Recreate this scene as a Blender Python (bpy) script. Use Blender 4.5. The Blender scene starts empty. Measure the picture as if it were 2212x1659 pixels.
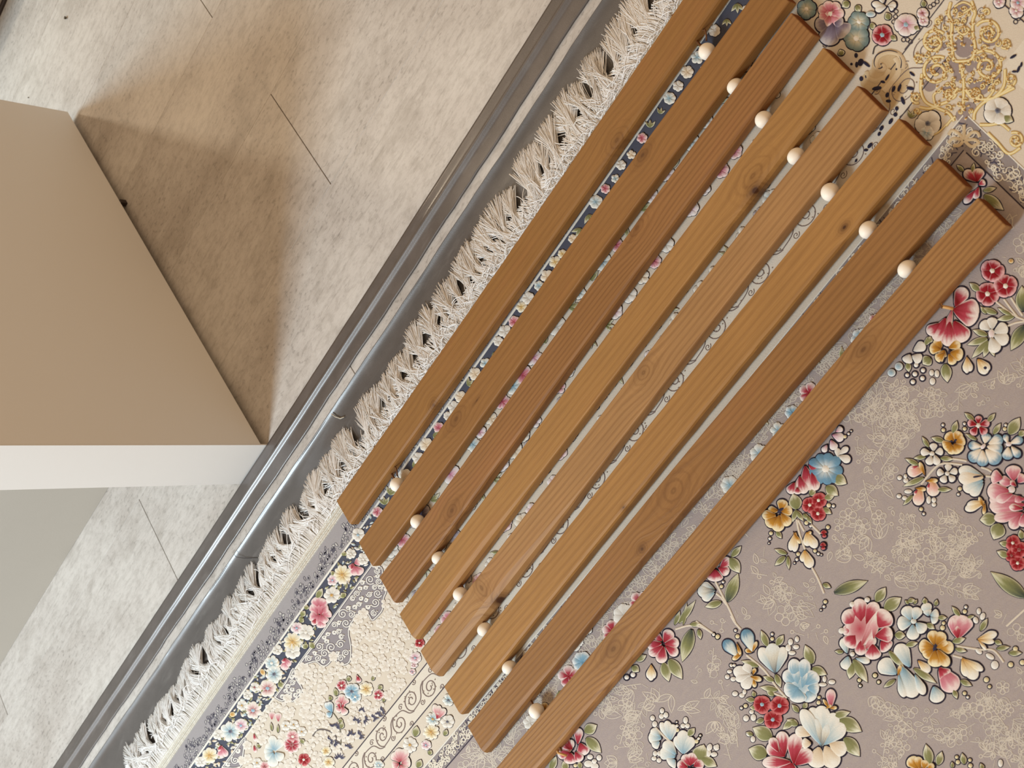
import bpy, math, random
import numpy as np

C = bpy.context.scene.collection
SC = bpy.context.scene
rnd = random.Random(7)

# ------------------------------------------------------------------ camera, light, exposure
cam_d = bpy.data.cameras.new('camera')
cam = bpy.data.objects.new('camera', cam_d); C.objects.link(cam)
cam_d.sensor_fit = 'HORIZONTAL'; cam_d.sensor_width = 36.0; cam_d.lens = 36.0 * 3100 / 2212
R = np.array([0.49189261, 0.71225469, -0.50073438, 0.52838015, -0.70131343, -0.47851217, -0.69199428, -0.029201507, -0.72131213]).reshape(3, 3)
from mathutils import Matrix, Vector
cam.matrix_world = Matrix(((R[0][0], -R[0][1], -R[0][2], 0.867749), (R[1][0], -R[1][1], -R[1][2], 0.829239),
                           (R[2][0], -R[2][1], -R[2][2], 1.25), (0, 0, 0, 1)))
cam_d.dof.use_dof = True; cam_d.dof.focus_distance = 1.72; cam_d.dof.aperture_fstop = 16
cam_d.clip_start = 0.05
SC.camera = cam

world = bpy.data.worlds.new('room_light'); SC.world = world; world.use_nodes = True
bg = world.node_tree.nodes['Background']
bg.inputs[0].default_value = (1.0, 0.69, 0.425, 1); bg.inputs[1].default_value = 0.62

def area(name, loc, target, sx, sy, power, color):
    l = bpy.data.lights.new(name, 'AREA'); l.shape = 'RECTANGLE'; l.size = sx; l.size_y = sy
    l.energy = power; l.color = color
    o = bpy.data.objects.new(name, l); C.objects.link(o)
    o.location = loc
    o.rotation_euler = (Vector(target) - Vector(loc)).to_track_quat('-Z', 'Y').to_euler()
    return o
area('window_daylight', (1.0, -2.25, 1.85), (0.05, -0.35, 0), 0.62, 1.0, 89, (0.75, 0.90, 1.0))
area('far_window_daylight', (-2.05, -2.1, 1.5), (-1.3, -0.2, 0), 0.8, 1.0, 52, (0.62, 0.86, 1.0))
area('ceiling_lamp', (-2.9, -1.55, 2.0), (-0.8, -0.2, 0), 0.16, 0.16, 16, (1.0, 0.84, 0.62))

SC.view_settings.view_transform = 'Standard'; SC.view_settings.look = 'None'
SC.view_settings.exposure = 0.0; SC.view_settings.gamma = 1.0
SC.view_settings.use_curve_mapping = False

# ------------------------------------------------------------------ helpers
def lin(c):
    return tuple(((v / 255) / 12.92 if v / 255 <= 0.04045 else ((v / 255 + 0.055) / 1.055) ** 2.4) for v in c)

def tag(o, label=None, cat=None, group=None, kind=None):
    if label: o['label'] = label
    if cat: o['category'] = cat
    if group: o['group'] = group
    if kind: o['kind'] = kind
    return o

def empty(name, loc=(0, 0, 0)):
    o = bpy.data.objects.new(name, None); C.objects.link(o); o.location = loc
    o.empty_display_size = 0.05
    return o

def mesh_obj(name, verts, faces, mat, parent=None, cols=None, smooth=False, loc=None):
    me = bpy.data.meshes.new(name)
    me.from_pydata([tuple(v) for v in verts], [], [tuple(f) for f in faces])
    if cols is not None:
        a = me.color_attributes.new('Col', 'FLOAT_COLOR', 'POINT')
        arr = np.ones((len(verts), 4), dtype=np.float32); arr[:, :3] = np.array(cols, dtype=np.float32)
        a.data.foreach_set('color', arr.ravel())
    if smooth:
        me.polygons.foreach_set('use_smooth', [True] * len(me.polygons))
    me.update()
    o = bpy.data.objects.new(name, me); C.objects.link(o)
    if mat: me.materials.append(mat)
    if parent:
        o.parent = parent
        o.matrix_parent_inverse = Matrix.Translation(-Vector(parent.location))
    return o

def box(x0, x1, y0, y1, z0, z1, bev=0.0):
    if bev <= 0:
        v = [(x0, y0, z0), (x1, y0, z0), (x1, y1, z0), (x0, y1, z0), (x0, y0, z1), (x1, y0, z1), (x1, y1, z1), (x0, y1, z1)]
        f = [(3, 2, 1, 0), (4, 5, 6, 7), (0, 1, 5, 4), (1, 2, 6, 5), (2, 3, 7, 6), (3, 0, 4, 7)]
        return v, f
    b = bev
    v = []
    for z, i in ((z0, 0), (z1 - b, 0), (z1, b)):
        v += [(x0 + i, y0 + i, z), (x1 - i, y0 + i, z), (x1 - i, y1 - i, z), (x0 + i, y1 - i, z)]
    f = [(3, 2, 1, 0), (8, 9, 10, 11)]
    for r in (0, 4):
        for k in range(4):
            f.append((r + k, r + (k + 1) % 4, r + 4 + (k + 1) % 4, r + 4 + k))
    return v, f

# ---- node helper
class NT:
    def __init__(self, name):
        self.m = bpy.data.materials.new(name); self.m.use_nodes = True
        self.t = self.m.node_tree; self.t.nodes.clear()
        self.out = self.n('ShaderNodeOutputMaterial'); self.b = self.n('ShaderNodeBsdfPrincipled')
        self.l(self.b.outputs[0], self.out.inputs[0])
    def n(self, k, **kw):
        x = self.t.nodes.new(k)
        for a, b in kw.items(): setattr(x, a, b)
        return x
    def l(self, a, b): self.t.links.new(a, b)
    def put(self, sock, v):
        if hasattr(v, 'is_output'): self.l(v, sock)
        else: sock.default_value = v
    def math(self, op, a, b=0.0, c=None, clamp=False):
        x = self.n('ShaderNodeMath', operation=op, use_clamp=clamp)
        self.put(x.inputs[0], a); self.put(x.inputs[1], b)
        if c is not None: self.put(x.inputs[2], c)
        return x.outputs[0]
    def mix(self, f, a, b, mode='MIX'):
        x = self.n('ShaderNodeMix', data_type='RGBA', blend_type=mode)
        self.put(x.inputs[0], f)
        for s, v in ((x.inputs[6], a), (x.inputs[7], b)):
            if isinstance(v, tuple) and len(v) == 3: v = v + (1,)
            self.put(s, v)
        return x.outputs[2]
    def ramp(self, f, stops):
        x = self.n('ShaderNodeValToRGB'); self.put(x.inputs[0], f)
        e = x.color_ramp.elements
        while len(e) < len(stops): e.new(0.5)
        for k, (p, c) in enumerate(stops):
            e[k].position = p; e[k].color = (c + (1,)) if isinstance(c, tuple) else (c, c, c, 1)
        return x.outputs[0]
    def noise(self, vec, scale, detail=4, rough=0.55, dist=0.0):
        x = self.n('ShaderNodeTexNoise'); self.put(x.inputs['Vector'], vec)
        x.inputs['Scale'].default_value = scale; x.inputs['Detail'].default_value = detail
        x.inputs['Roughness'].default_value = rough; x.inputs['Distortion'].default_value = dist
        return x.outputs[0]
    def mapping(self, vec, loc=(0, 0, 0), rot=(0, 0, 0), sc=(1, 1, 1)):
        x = self.n('ShaderNodeMapping'); self.put(x.inputs[0], vec)
        self.put(x.inputs[1], loc); x.inputs[2].default_value = rot; x.inputs[3].default_value = sc
        return x.outputs[0]
    def bump(self, h, strength, dist):
        x = self.n('ShaderNodeBump'); x.inputs['Strength'].default_value = strength
        x.inputs['Distance'].default_value = dist; self.put(x.inputs['Height'], h)
        self.l(x.outputs[0], self.b.inputs['Normal'])
    def pos(self):
        return self.n('ShaderNodeNewGeometry').outputs['Position']
    def obj(self):
        return self.n('ShaderNodeTexCoord').outputs['Object']
    def fin(self, col, rough=0.6, metal=0.0, spec=0.5):
        self.put(self.b.inputs['Base Color'], (col + (1,)) if isinstance(col, tuple) and len(col) == 3 else col)
        self.put(self.b.inputs['Roughness'], rough); self.put(self.b.inputs['Metallic'], metal)
        self.b.inputs['Specular IOR Level'].default_value = spec
        return self.m

# ------------------------------------------------------------------ materials
def floor_mat():
    N = NT('stone_look_vinyl'); p = N.pos()
    rn = N.n('ShaderNodeObjectInfo').outputs['Random']
    off = N.n('ShaderNodeCombineXYZ'); N.put(off.inputs[0], N.math('MULTIPLY', rn, 0.21)); N.put(off.inputs[1], N.math('ADD', N.math('MULTIPLY', rn, 0.37), 0.9))
    q = N.mapping(p, loc=off.outputs[0])
    big = N.noise(N.mapping(q, sc=(1.0, 0.55, 1)), 5.5, 3, 0.6)
    mot = N.noise(N.mapping(q, sc=(1.0, 0.42, 1)), 95, 6, 0.75)
    stk = N.noise(N.mapping(q, sc=(1.0, 0.09, 1)), 170, 4, 0.65)
    spot = N.noise(N.mapping(q, sc=(1.0, 0.5, 1)), 190, 3, 0.6)
    base = N.ramp(big, [(0.32, lin((182, 175, 168))), (0.5, lin((200, 195, 189))), (0.68, lin((211, 207, 201)))])
    m1 = N.ramp(mot, [(0.36, 1.0), (0.54, 0.0)])
    col = N.mix(N.math('MULTIPLY', m1, 0.36), base, lin((146, 139, 131)))
    pat = N.noise(N.mapping(q, sc=(1.0, 0.6, 1)), 13, 5, 0.65, 0.4)
    col = N.mix(N.math('MULTIPLY', N.ramp(pat, [(0.52, 0.0), (0.70, 1.0)]), 0.40), col, lin((150, 142, 132)))
    s1 = N.ramp(spot, [(0.33, 1.0), (0.45, 0.0)])
    col = N.mix(N.math('MULTIPLY', N.math('MULTIPLY', s1, N.ramp(big, [(0.4, 1.0), (0.62, 0.15)])), 0.55), col, lin((128, 122, 116)))
    st = N.ramp(stk, [(0.30, 1.0), (0.46, 0.0)])
    col = N.mix(N.math('MULTIPLY', st, 0.30), col, lin((140, 133, 126)))
    st2 = N.ramp(stk, [(0.60, 0.0), (0.74, 1.0)])
    col = N.mix(N.math('MULTIPLY', st2, 0.35), col, lin((226, 223, 218)))
    N.bump(N.math('ADD', N.math('MULTIPLY', stk, 0.7), N.math('MULTIPLY', mot, 0.4)), 0.35, 0.002)
    return N.fin(col, N.math('ADD', N.math('MULTIPLY', mot, 0.15), 0.42), 0, 0.35)

def plain_mat(name, col, rough=0.6, bump=0.0, bscale=300, spec=0.4, var=0.04):
    N = NT(name); p = N.pos()
    nz = N.noise(p, 6, 3)
    c = N.mix(N.math('MULTIPLY', nz, var * 2), lin(col), lin(tuple(max(0, v * 0.85) for v in col)))
    if bump > 0: N.bump(N.noise(p, bscale, 3), bump, 0.001)
    return N.fin(c, rough, 0, spec)

def leather_mat(name, col, rough):
    N = NT(name); p = N.pos()
    a = N.noise(N.mapping(p, sc=(1, 0.6, 1)), 38, 4, 0.6)
    fine = N.noise(p, 900, 3, 0.6)
    smear = N.noise(N.mapping(p, rot=(0, 0, 0.5), sc=(1, 0.25, 1)), 60, 4, 0.6)
    c = N.mix(N.ramp(a, [(0.35, 0.0), (0.7, 1.0)]), lin(tuple(v * 0.93 for v in col)), lin(tuple(min(255, v * 1.07) for v in col)))
    c = N.mix(N.math('MULTIPLY', N.ramp(smear, [(0.58, 0.0), (0.78, 1.0)]), 0.25), c, lin((150, 148, 146)))
    N.bump(N.math('ADD', fine, N.math('MULTIPLY', a, 0.5)), 0.20, 0.0010)
    N.b.inputs['Coat Weight'].default_value = 0.45; N.b.inputs['Coat Roughness'].default_value = 0.18
    return N.fin(c, N.math('ADD', N.math('MULTIPLY', smear, 0.15), rough), 0.1, 0.7)

def pile_mat(name, fibre=0.18, bump=0.5, haze=None):
    """woven pile: the dyed colour comes from the piece's own colour attribute, plus fibre grain"""
    N = NT(name); p = N.pos()
    at_ = N.n('ShaderNodeAttribute'); at_.attribute_name = 'Col'
    fine = N.noise(N.mapping(p, rot=(0, 0, 0.6), sc=(1, 0.45, 1)), 1500, 3, 0.7)
    mid = N.noise(p, 90, 3, 0.6)
    c = N.mix(N.math('MULTIPLY', fine, fibre * 2), at_.outputs[0], (0.35, 0.33, 0.32, 1), 'MULTIPLY')
    if haze:
        hz = N.noise(N.mapping(p, rot=(0, 0, 0.9), sc=(1, 0.3, 1)), 260, 4, 0.65)
        c = N.mix(N.math('MULTIPLY', N.ramp(hz, [(0.42, 0.0), (0.62, 1.0)]), 0.30), c, lin(haze))
    c = N.mix(N.math('MULTIPLY', mid, 0.16), c, (0.55, 0.53, 0.52, 1), 'MULTIPLY')
    N.bump(fine, bump, 0.0009)
    N.b.inputs['Sheen Weight'].default_value = 0.08
    return N.fin(c, 0.9, 0, 0.15)

def wood_mat(name, tone, knots, seed, contrast, freq):
    """heat-treated pine: long grain in slat coordinates (x across, y along), pulled round its knots"""
    N = NT(name); o = N.obj()
    sx = N.n('ShaderNodeSeparateXYZ'); N.l(o, sx.inputs[0])
    x, y, z = sx.outputs
    xs = N.math('ADD', x, N.math('MULTIPLY', z, 0.35))
    disp = 0.0; dark = 0.0; ring = 0.0
    for (ku, kv, a, b, d) in knots:      # ku along, kv across, half sizes a (along), b (across), darkness
        dx = N.math('SUBTRACT', x, kv); dy = N.math('SUBTRACT', y, ku)
        e2 = N.math('ADD', N.math('POWER', N.math('DIVIDE', N.math('ABSOLUTE', dx), b), 2.0),
                    N.math('POWER', N.math('DIVIDE', N.math('ABSOLUTE', dy), a), 2.0))
        wob = N.math('MULTIPLY', N.math('SUBTRACT', N.noise(o, 150, 2), 0.5), 0.8)
        e2 = N.math('ADD', e2, N.math('MULTIPLY', wob, N.math('MINIMUM', e2, 1.0)))
        g = N.math('EXPONENT', N.math('MULTIPLY', e2, -0.42))
        disp = N.math('ADD', disp, N.math('MULTIPLY', g, N.math('MULTIPLY', dx, -0.8)))
        disp = N.math('ADD', disp, N.math('MULTIPLY', g, N.math('MULTIPLY', dy, 0.10)))
        core = N.math('EXPONENT', N.math('MULTIPLY', e2, -1.1))
        rr = N.math('SINE', N.math('MULTIPLY', N.math('SQRT', N.math('MAXIMUM', e2, 0.0001)), 17.0))
        ring = N.math('ADD', ring, N.math('MULTIPLY', core, N.math('MULTIPLY', rr, 0.48)))
        dark = N.math('ADD', dark, N.math('MULTIPLY', N.math('EXPONENT', N.math('MULTIPLY', e2, -1.6)), d * 0.65))
        dark = N.math('ADD', dark, N.math('MULTIPLY', N.math('EXPONENT', N.math('MULTIPLY', e2, -16.0)), d * 0.8))
    xx = N.math('ADD', xs, disp)
    cv = N.n('ShaderNodeCombineXYZ'); N.put(cv.inputs[0], xx); N.put(cv.inputs[1], y); N.put(cv.inputs[2], seed * 3.7)
    v = cv.outputs[0]
    wav = N.noise(N.mapping(v, sc=(1, 0.10, 1)), 26, 3, 0.5)
    ph = N.math('ADD', N.math('MULTIPLY', xx, freq), N.math('MULTIPLY', wav, 7.0))
    gr = N.math('ADD', N.math('MULTIPLY', N.math('SINE', ph), 0.5), 0.5)
    gr = N.math('POWER', gr, 2.2)
    fib = N.noise(N.mapping(v, sc=(1, 0.022, 1)), 900, 4, 0.65)
    fib2 = N.noise(N.mapping(v, sc=(1, 0.05, 1)), 160, 4, 0.6)
    blot = N.noise(N.mapping(v, sc=(1, 0.22, 1)), 22, 4, 0.6)
    c = N.mix(blot, lin(tuple(t * 0.93 for t in tone)), lin(tuple(min(255, t * 1.06) for t in tone)))
    dk = lin(tuple(t * s for t, s in zip(tone, (0.70, 0.62, 0.52))))
    c = N.mix(N.math('MULTIPLY', gr, contrast), c, dk)
    c = N.mix(N.math('MULTIPLY', N.ramp(fib, [(0.40, 1.0), (0.60, 0.0)]), 0.22), c, dk)
    c = N.mix(N.math('MULTIPLY', N.ramp(fib2, [(0.5, 0.0), (0.75, 1.0)]), 0.22), c, lin(tuple(min(255, t * 1.14) for t in tone)))
    c = N.mix(N.math('MULTIPLY', N.ramp(N.math('ADD', N.math('MULTIPLY', blot, 1.0), 0.0), [(0.56, 0.0), (0.70, 1.0)]), 0.20), c, lin((150, 96, 62)))
    c = N.mix(N.math('ADD', ring, 0.0, clamp=True), c, dk)
    c = N.mix(N.math('MULTIPLY', dark, 1.0, clamp=True), c, lin((70, 40, 20)))
    N.bump(N.math('ADD', N.math('MULTIPLY', fib, 0.8), N.math('MULTIPLY', gr, 0.3)), 0.5, 0.0008)
    return N.fin(c, 0.55, 0, 0.32)

M_floor = floor_mat()
M_panel = plain_mat('white_laminate', (228, 228, 226), 0.45, 0.05, 500, var=0.02)
M_wall = plain_mat('grey_wall_paint', (175, 170, 161), 0.8, 0.15, 260, spec=0.2, var=0.1)
M_strip = leather_mat('grey_leatherette', (94, 88, 85), 0.36)
M_mat = leather_mat('dark_grey_leatherette', (86, 83, 82), 0.38)
M_dark = plain_mat('dark_brown_stain', (52, 40, 36), 0.5)
M_light_trim = plain_mat('pale_trim', (170, 160, 150), 0.5)
M_pile = pile_mat('woven_pile', 0.16, 0.5)
M_field = pile_mat('woven_field_pile', 0.16, 0.6, haze=(186, 174, 162))
M_fringe = pile_mat('cotton_fringe', 0.0, 0.03)
for n_ in M_fringe.node_tree.nodes:
    if n_.type == 'BSDF_PRINCIPLED':
        _t = M_fringe.node_tree; _tr = _t.nodes.new('ShaderNodeBsdfTranslucent'); _mx = _t.nodes.new('ShaderNodeMixShader'); _mx.inputs[0].default_value = 0.08
        _a = [q for q in _t.nodes if q.type == 'ATTRIBUTE'][0]; _t.links.new(_a.outputs[0], _tr.inputs[0])
        _t.links.new(n_.outputs[0], _mx.inputs[1]); _t.links.new(_tr.outputs[0], _mx.inputs[2])
        _t.links.new(_mx.outputs[0], [q for q in _t.nodes if q.type == 'OUTPUT_MATERIAL'][0].inputs[0])
        n_.inputs['Roughness'].default_value = 0.45; n_.inputs['Specular IOR Level'].default_value = 0.5
M_cord = plain_mat('brown_cord', (104, 66, 34), 0.8, 0.3, 1500)
M_cord_pale = plain_mat('pale_cord_end', (214, 168, 108), 0.8, 0.3, 1500)
def bead_mat():
    N = NT('pale_turned_wood'); p = N.obj()
    g = N.noise(N.mapping(p, sc=(1, 1, 6)), 160, 3)
    return N.fin(N.mix(N.math('MULTIPLY', g, 0.4), lin((252, 246, 234)), lin((240, 228, 206))), 0.5, 0, 0.3)
M_bead = bead_mat()
M_endgrain = plain_mat('pine_end_grain', (116, 66, 34), 0.8, 0.3, 900, spec=0.1, var=0.2)
M_hair = plain_mat('dark_hair', (42, 36, 36), 0.4)
M_lint = plain_mat('pale_lint', (196, 190, 176), 0.9)
M_crumb = plain_mat('olive_crumb', (86, 78, 60), 0.8)

# ------------------------------------------------------------------ floor: planks side by side
floor = empty('floor'); tag(floor, kind='structure')
sub_v, sub_f = box(-1.75, 1.3, -2.0, 1.3, -0.03, -0.0035)
mesh_obj('underlay', sub_v, sub_f, M_dark, floor)
seams = [-1.68, -1.478, -1.272, -1.062, -0.856, -0.650, -0.446, -0.240, -0.034, 0.172, 0.378, 0.584, 0.79]
joints = {0: [-0.6], 1: [-0.95], 2: [0.15], 3: [-0.071 - 0.9, 0.35], 4: [-0.071, -1.2], 5: [0.45, -0.6], 6: [-0.059, -1.3], 7: [-0.716, 0.55], 8: [-0.2], 9: [-0.8, 0.4], 10: [0.0], 11: [-0.5, 0.6]}
joints = {0: [-0.6], 1: [-0.95], 2: [0.15], 3: [-0.0705, -1.2], 4: [0.45, -0.62], 5: [-0.059, -1.3], 6: [-0.716, 0.62], 7: [-0.2], 8: [-0.8, 0.4], 9: [0.0], 10: [-0.5, 0.6], 11: [-0.1]}
for k in range(len(seams) - 1):
    ys = sorted([-2.0] + joints.get(k, []) + [1.3])
    for a, b in zip(ys[:-1], ys[1:]):
        g = 0.00008
        v, f = box(seams[k] + g, seams[k + 1] - g, a + 0.0008, b - 0.0008, -0.0035, 0.0, 0.00025)
        mesh_obj('plank', v, f, M_floor, floor)

# ------------------------------------------------------------------ wall behind, far trim
v, f = box(-0.64, -0.5205, -2.0, -0.515, 0.0005, 2.4)
v = [(x - 0.016 * (y + 0.76) * -1 if x > -0.6 else x, y, z) for x, y, z in v]
tag(mesh_obj('wall_back', v, f, M_wall), kind='structure')
v, f = box(-1.75, -1.448, -2.0, 1.3, 0.0, 0.10, 0.004)
t1 = mesh_obj('baseboard_far', v, f, M_dark); tag(t1, kind='structure')
v, f = box(-1.449, -1.438, -2.0, 1.3, 0.0, 0.012, 0.002)
tag(mesh_obj('trim_1', v, f, M_light_trim), kind='structure')
v, f = box(-1.4385, -1.430, -2.0, 1.3, 0.0, 0.006, 0.002)
tag(mesh_obj('trim_2', v, f, M_dark), kind='structure')

# ------------------------------------------------------------------ upright white panel
panel = empty('side_panel', (-0.69, -0.46, 0))
tag(panel, 'tall upright white panel, broad side tan in lamp light, narrow edge white', 'panel')
def quadprism(p, z0, z1):
    n = len(p)
    v = [(x, y, z0) for x, y in p] + [(x, y, z1) for x, y in p]
    f = [tuple(range(n))[::-1], tuple(range(n, 2 * n))] + [(i, (i + 1) % n, n + (i + 1) % n, n + i) for i in range(n)]
    return v, f
v, f = quadprism([(-1.0780, -0.504), (-0.2805, -0.4928), (-0.2790, -0.4065), (-1.0770, -0.4270)], 0.0125, 2.2)
mesh_obj('board', v, f, M_panel, panel)
v, f = quadprism([(-0.28045, -0.4926), (-0.2788, -0.4926), (-0.2770, -0.4067), (-0.27895, -0.4067)], 0.0006, 2.2)
vp, fp = quadprism([(-1.0700, -0.502), (-0.2850, -0.4920), (-0.2850, -0.4400), (-1.0700, -0.4620)], 0.0004, 0.0125)
mesh_obj('gap_light_block', vp, fp, M_dark, panel)  # added block: stops daylight leaking under the board, keeps the gap dark
tag(mesh_obj('edge_band', v, f, M_panel, panel), 'bright white narrow edge facing the rug')
v, f = box(-0.836, -0.828, -0.4265, -0.4190, 0.0004, 0.0124, 0.001)
mesh_obj('floor_glide', v, f, M_dark, panel)

# ------------------------------------------------------------------ leatherette strip and mat (profiles swept along y)
def sweep(name, prof, ys, mat, wob=0.0006, parent=None, bow=lambda y: 0.0):
    rs = random.Random(len(name)); v = []; f = []; n = len(prof)
    ph = [rs.uniform(0, 6) for _ in range(4)]
    for y in ys:
        for i, (x, z, wgt) in enumerate(prof):
            w = wgt * wob * (math.sin(y * 23 + ph[0]) + 0.7 * math.sin(y * 61 + ph[1]) + 0.5 * math.sin(y * 140 + ph[2]))
            v.append((x + bow(y) + w, y, z + 0.3 * abs(w)))
    for j in range(len(ys) - 1):
        for i in range(n - 1):
            a = j * n + i; f.append((a, a + 1, a + n + 1, a + n))
        a = j * n; f.append((a + n - 1, a, a + n, a + 2 * n - 1))
    f.append(tuple(range(n))[::-1]); f.append(tuple(range((len(ys) - 1) * n, len(ys) * n)))
    return mesh_obj(name, v, f, mat, parent, smooth=True)
YS = [-1.9 + 0.02 * i for i in range(151)]
def sbow(y):
    return -0.010 * ((y + 0.4) / 0.8) ** 2 * (1.0 if y > -0.4 else 0.35)
def ridge(x, xc, h, w): return h * math.exp(-((x - xc) / w) ** 2)
prof = [(-0.2762, 0.0006, 0)]
xs_ = [-0.2755, -0.272, -0.268, -0.264] + [-0.261 + 0.0006 * i for i in range(24)] + [-0.246, -0.242, -0.238, -0.234, -0.231, -0.2292]
for x in xs_:
    prof.append((x, 0.0046 + ridge(x, -0.2545, 0.0034, 0.0038) - 0.0016 / (1 + math.exp(-(x + 0.2505) / 0.0012)), 1.0 if x > -0.232 else 0.2))
prof.append((-0.2288, 0.0006, 1.0))
st = sweep('edge_strip', prof, YS, M_strip, bow=sbow)
tag(st, 'narrow grey leatherette strip with raised middle ridge, touching the white panel edge', 'strip')
prof = [(-0.2082, 0.0008, 1.0)]
for i in range(60):
    d = 0.0882 * (i / 59) ** 1.6; x = -0.2080 + d
    rim = 0.0070 - 0.78 * d if d < 0.0030 else 0.00466 * math.exp(-(d - 0.0030) * 0.78 / 0.00466)
    if d < 0.0008: rim -= (0.0008 - d) * 1.2
    prof.append((x, 0.0022 + 0.0016 * min(1, d / 0.03) + rim + ridge(x, -0.1385, 0.0030, 0.004), 1.0 if i < 6 else 0.15))
prof += [(-0.05, 0.0038, 0), (0.72, 0.0038, 0), (0.72, 0.0006, 0)]
mt = sweep('floor_mat', prof, YS, M_mat, wob=0.0004, bow=lambda y: sbow(y) * 0.8)
tag(mt, 'dark grey leatherette sheet with shiny curled edge, lying under the rug fringe', 'mat')

# ------------------------------------------------------------------ rug
HM = np.array([0.000836285543, 0.000627353938, -1.43298095, 0.000849103443, -0.000583727671, -0.443113033, 0.000478392415, 2.01877095e-05, 1.0]).reshape(3, 3)
ZR = 0.0115
def chart(x, y):
    """pattern drawing -> metres on the flat rug"""
    w = HM[2][0] * x + HM[2][1] * y + HM[2][2]
    return ((HM[0][0] * x + HM[0][1] * y + HM[0][2]) / w, (HM[1][0] * x + HM[1][1] * y + HM[1][2]) / w)
def skew(x0, y):
    d = y + 0.45
    return x0 - 0.009 * d - 0.012 * d * abs(d)
IHM = np.linalg.inv(HM)
def unchart(X, Y):
    q = IHM @ np.array([X, Y, 1.0]); return q[0] / q[2], q[1] / q[2]

rug = empty('rug', (0.25, -0.2, 0))
tag(rug, 'mauve and cream floral rug with white fringe, wooden slats lying on it', 'rug')

class G:
    def __init__(self): self.v = []; self.f = []; self.c = []
    def add(self, vs, fs, cs):
        o = len(self.v); self.v += vs; self.c += cs; self.f += [tuple(i + o for i in q) for q in fs]
    def build(self, name, mat=None, kind=None, smooth=True, label=None):
        if not self.v: return None
        o = mesh_obj(name, self.v, self.f, mat or M_pile, rug, self.c, smooth)
        if kind: o['kind'] = kind
        if label: o['label'] = label
        return o
def mixc(a, b, t): return tuple(a[i] + (b[i] - a[i]) * t for i in range(3))
def L(*c): return lin(c)
# palettes: inner, middle, rim
PAL = {
 'RED': (L(146, 18, 30), L(192, 74, 90), L(250, 236, 230)),
 'REDW': (L(176, 52, 66), L(232, 180, 182), L(247, 238, 228)),
 'PINK': (L(176, 60, 80), L(220, 146, 158), L(248, 228, 224)),
 'R5': (L(150, 24, 36), L(160, 30, 42), L(238, 190, 192)),
 'R2': (L(150, 24, 32), L(158, 30, 38), L(220, 130, 130)),
 'BLUE': (L(112, 160, 188), L(158, 192, 208), L(244, 247, 244)),
 'BLUED': (L(232, 238, 234), L(120, 162, 188), L(112, 156, 184)),
 'BW': (L(240, 222, 196), L(250, 246, 234), L(134, 170, 192)),
 'WB': (L(130, 172, 192), L(222, 230, 226), L(250, 248, 238)),
 'W': (L(205, 200, 190), L(238, 234, 224), L(250, 248, 240)),
 'WBd': (L(60, 84, 100), L(226, 222, 206), L(238, 242, 236)),
 'CR': (L(224, 200, 166), L(240, 226, 202), L(250, 246, 234)),
 'GOLD': (L(150, 96, 26), L(206, 150, 58), L(250, 236, 196)),
 'GW': (L(206, 150, 50), L(244, 226, 186), L(250, 247, 236)),
 'BUDB': (L(240, 238, 220), L(216, 226, 224), L(110, 152, 178)),
 'PG': (L(206, 150, 56), L(240, 190, 180), L(250, 238, 226)),
 'WP': (L(200, 120, 150), L(240, 222, 222), L(248, 242, 238)),
 'TEAL': (L(226, 216, 186), L(150, 168, 166), L(122, 146, 148)),
 'PURP': (L(84, 70, 92), L(146, 134, 150), L(206, 198, 196)),
 'G': (L(128, 130, 84), L(152, 152, 104), L(236, 233, 208)),
 'GD': (L(66, 76, 72), L(146, 148, 96), L(216, 214, 182)),
 'NAVY': (L(72, 72, 96), L(86, 86, 108), L(150, 146, 156)),
 'DOT': (L(46, 44, 66), L(54, 52, 74), L(70, 66, 86)),
 'EMB': (L(224, 212, 195), L(236, 228, 214), L(246, 241, 231)),
 'WR': (L(170, 50, 70), L(240, 222, 214), L(248, 242, 230)),
 'YW': (L(214, 172, 84), L(240, 230, 196), L(248, 244, 230)),
}
DARK = L(52, 46, 62)
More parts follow.
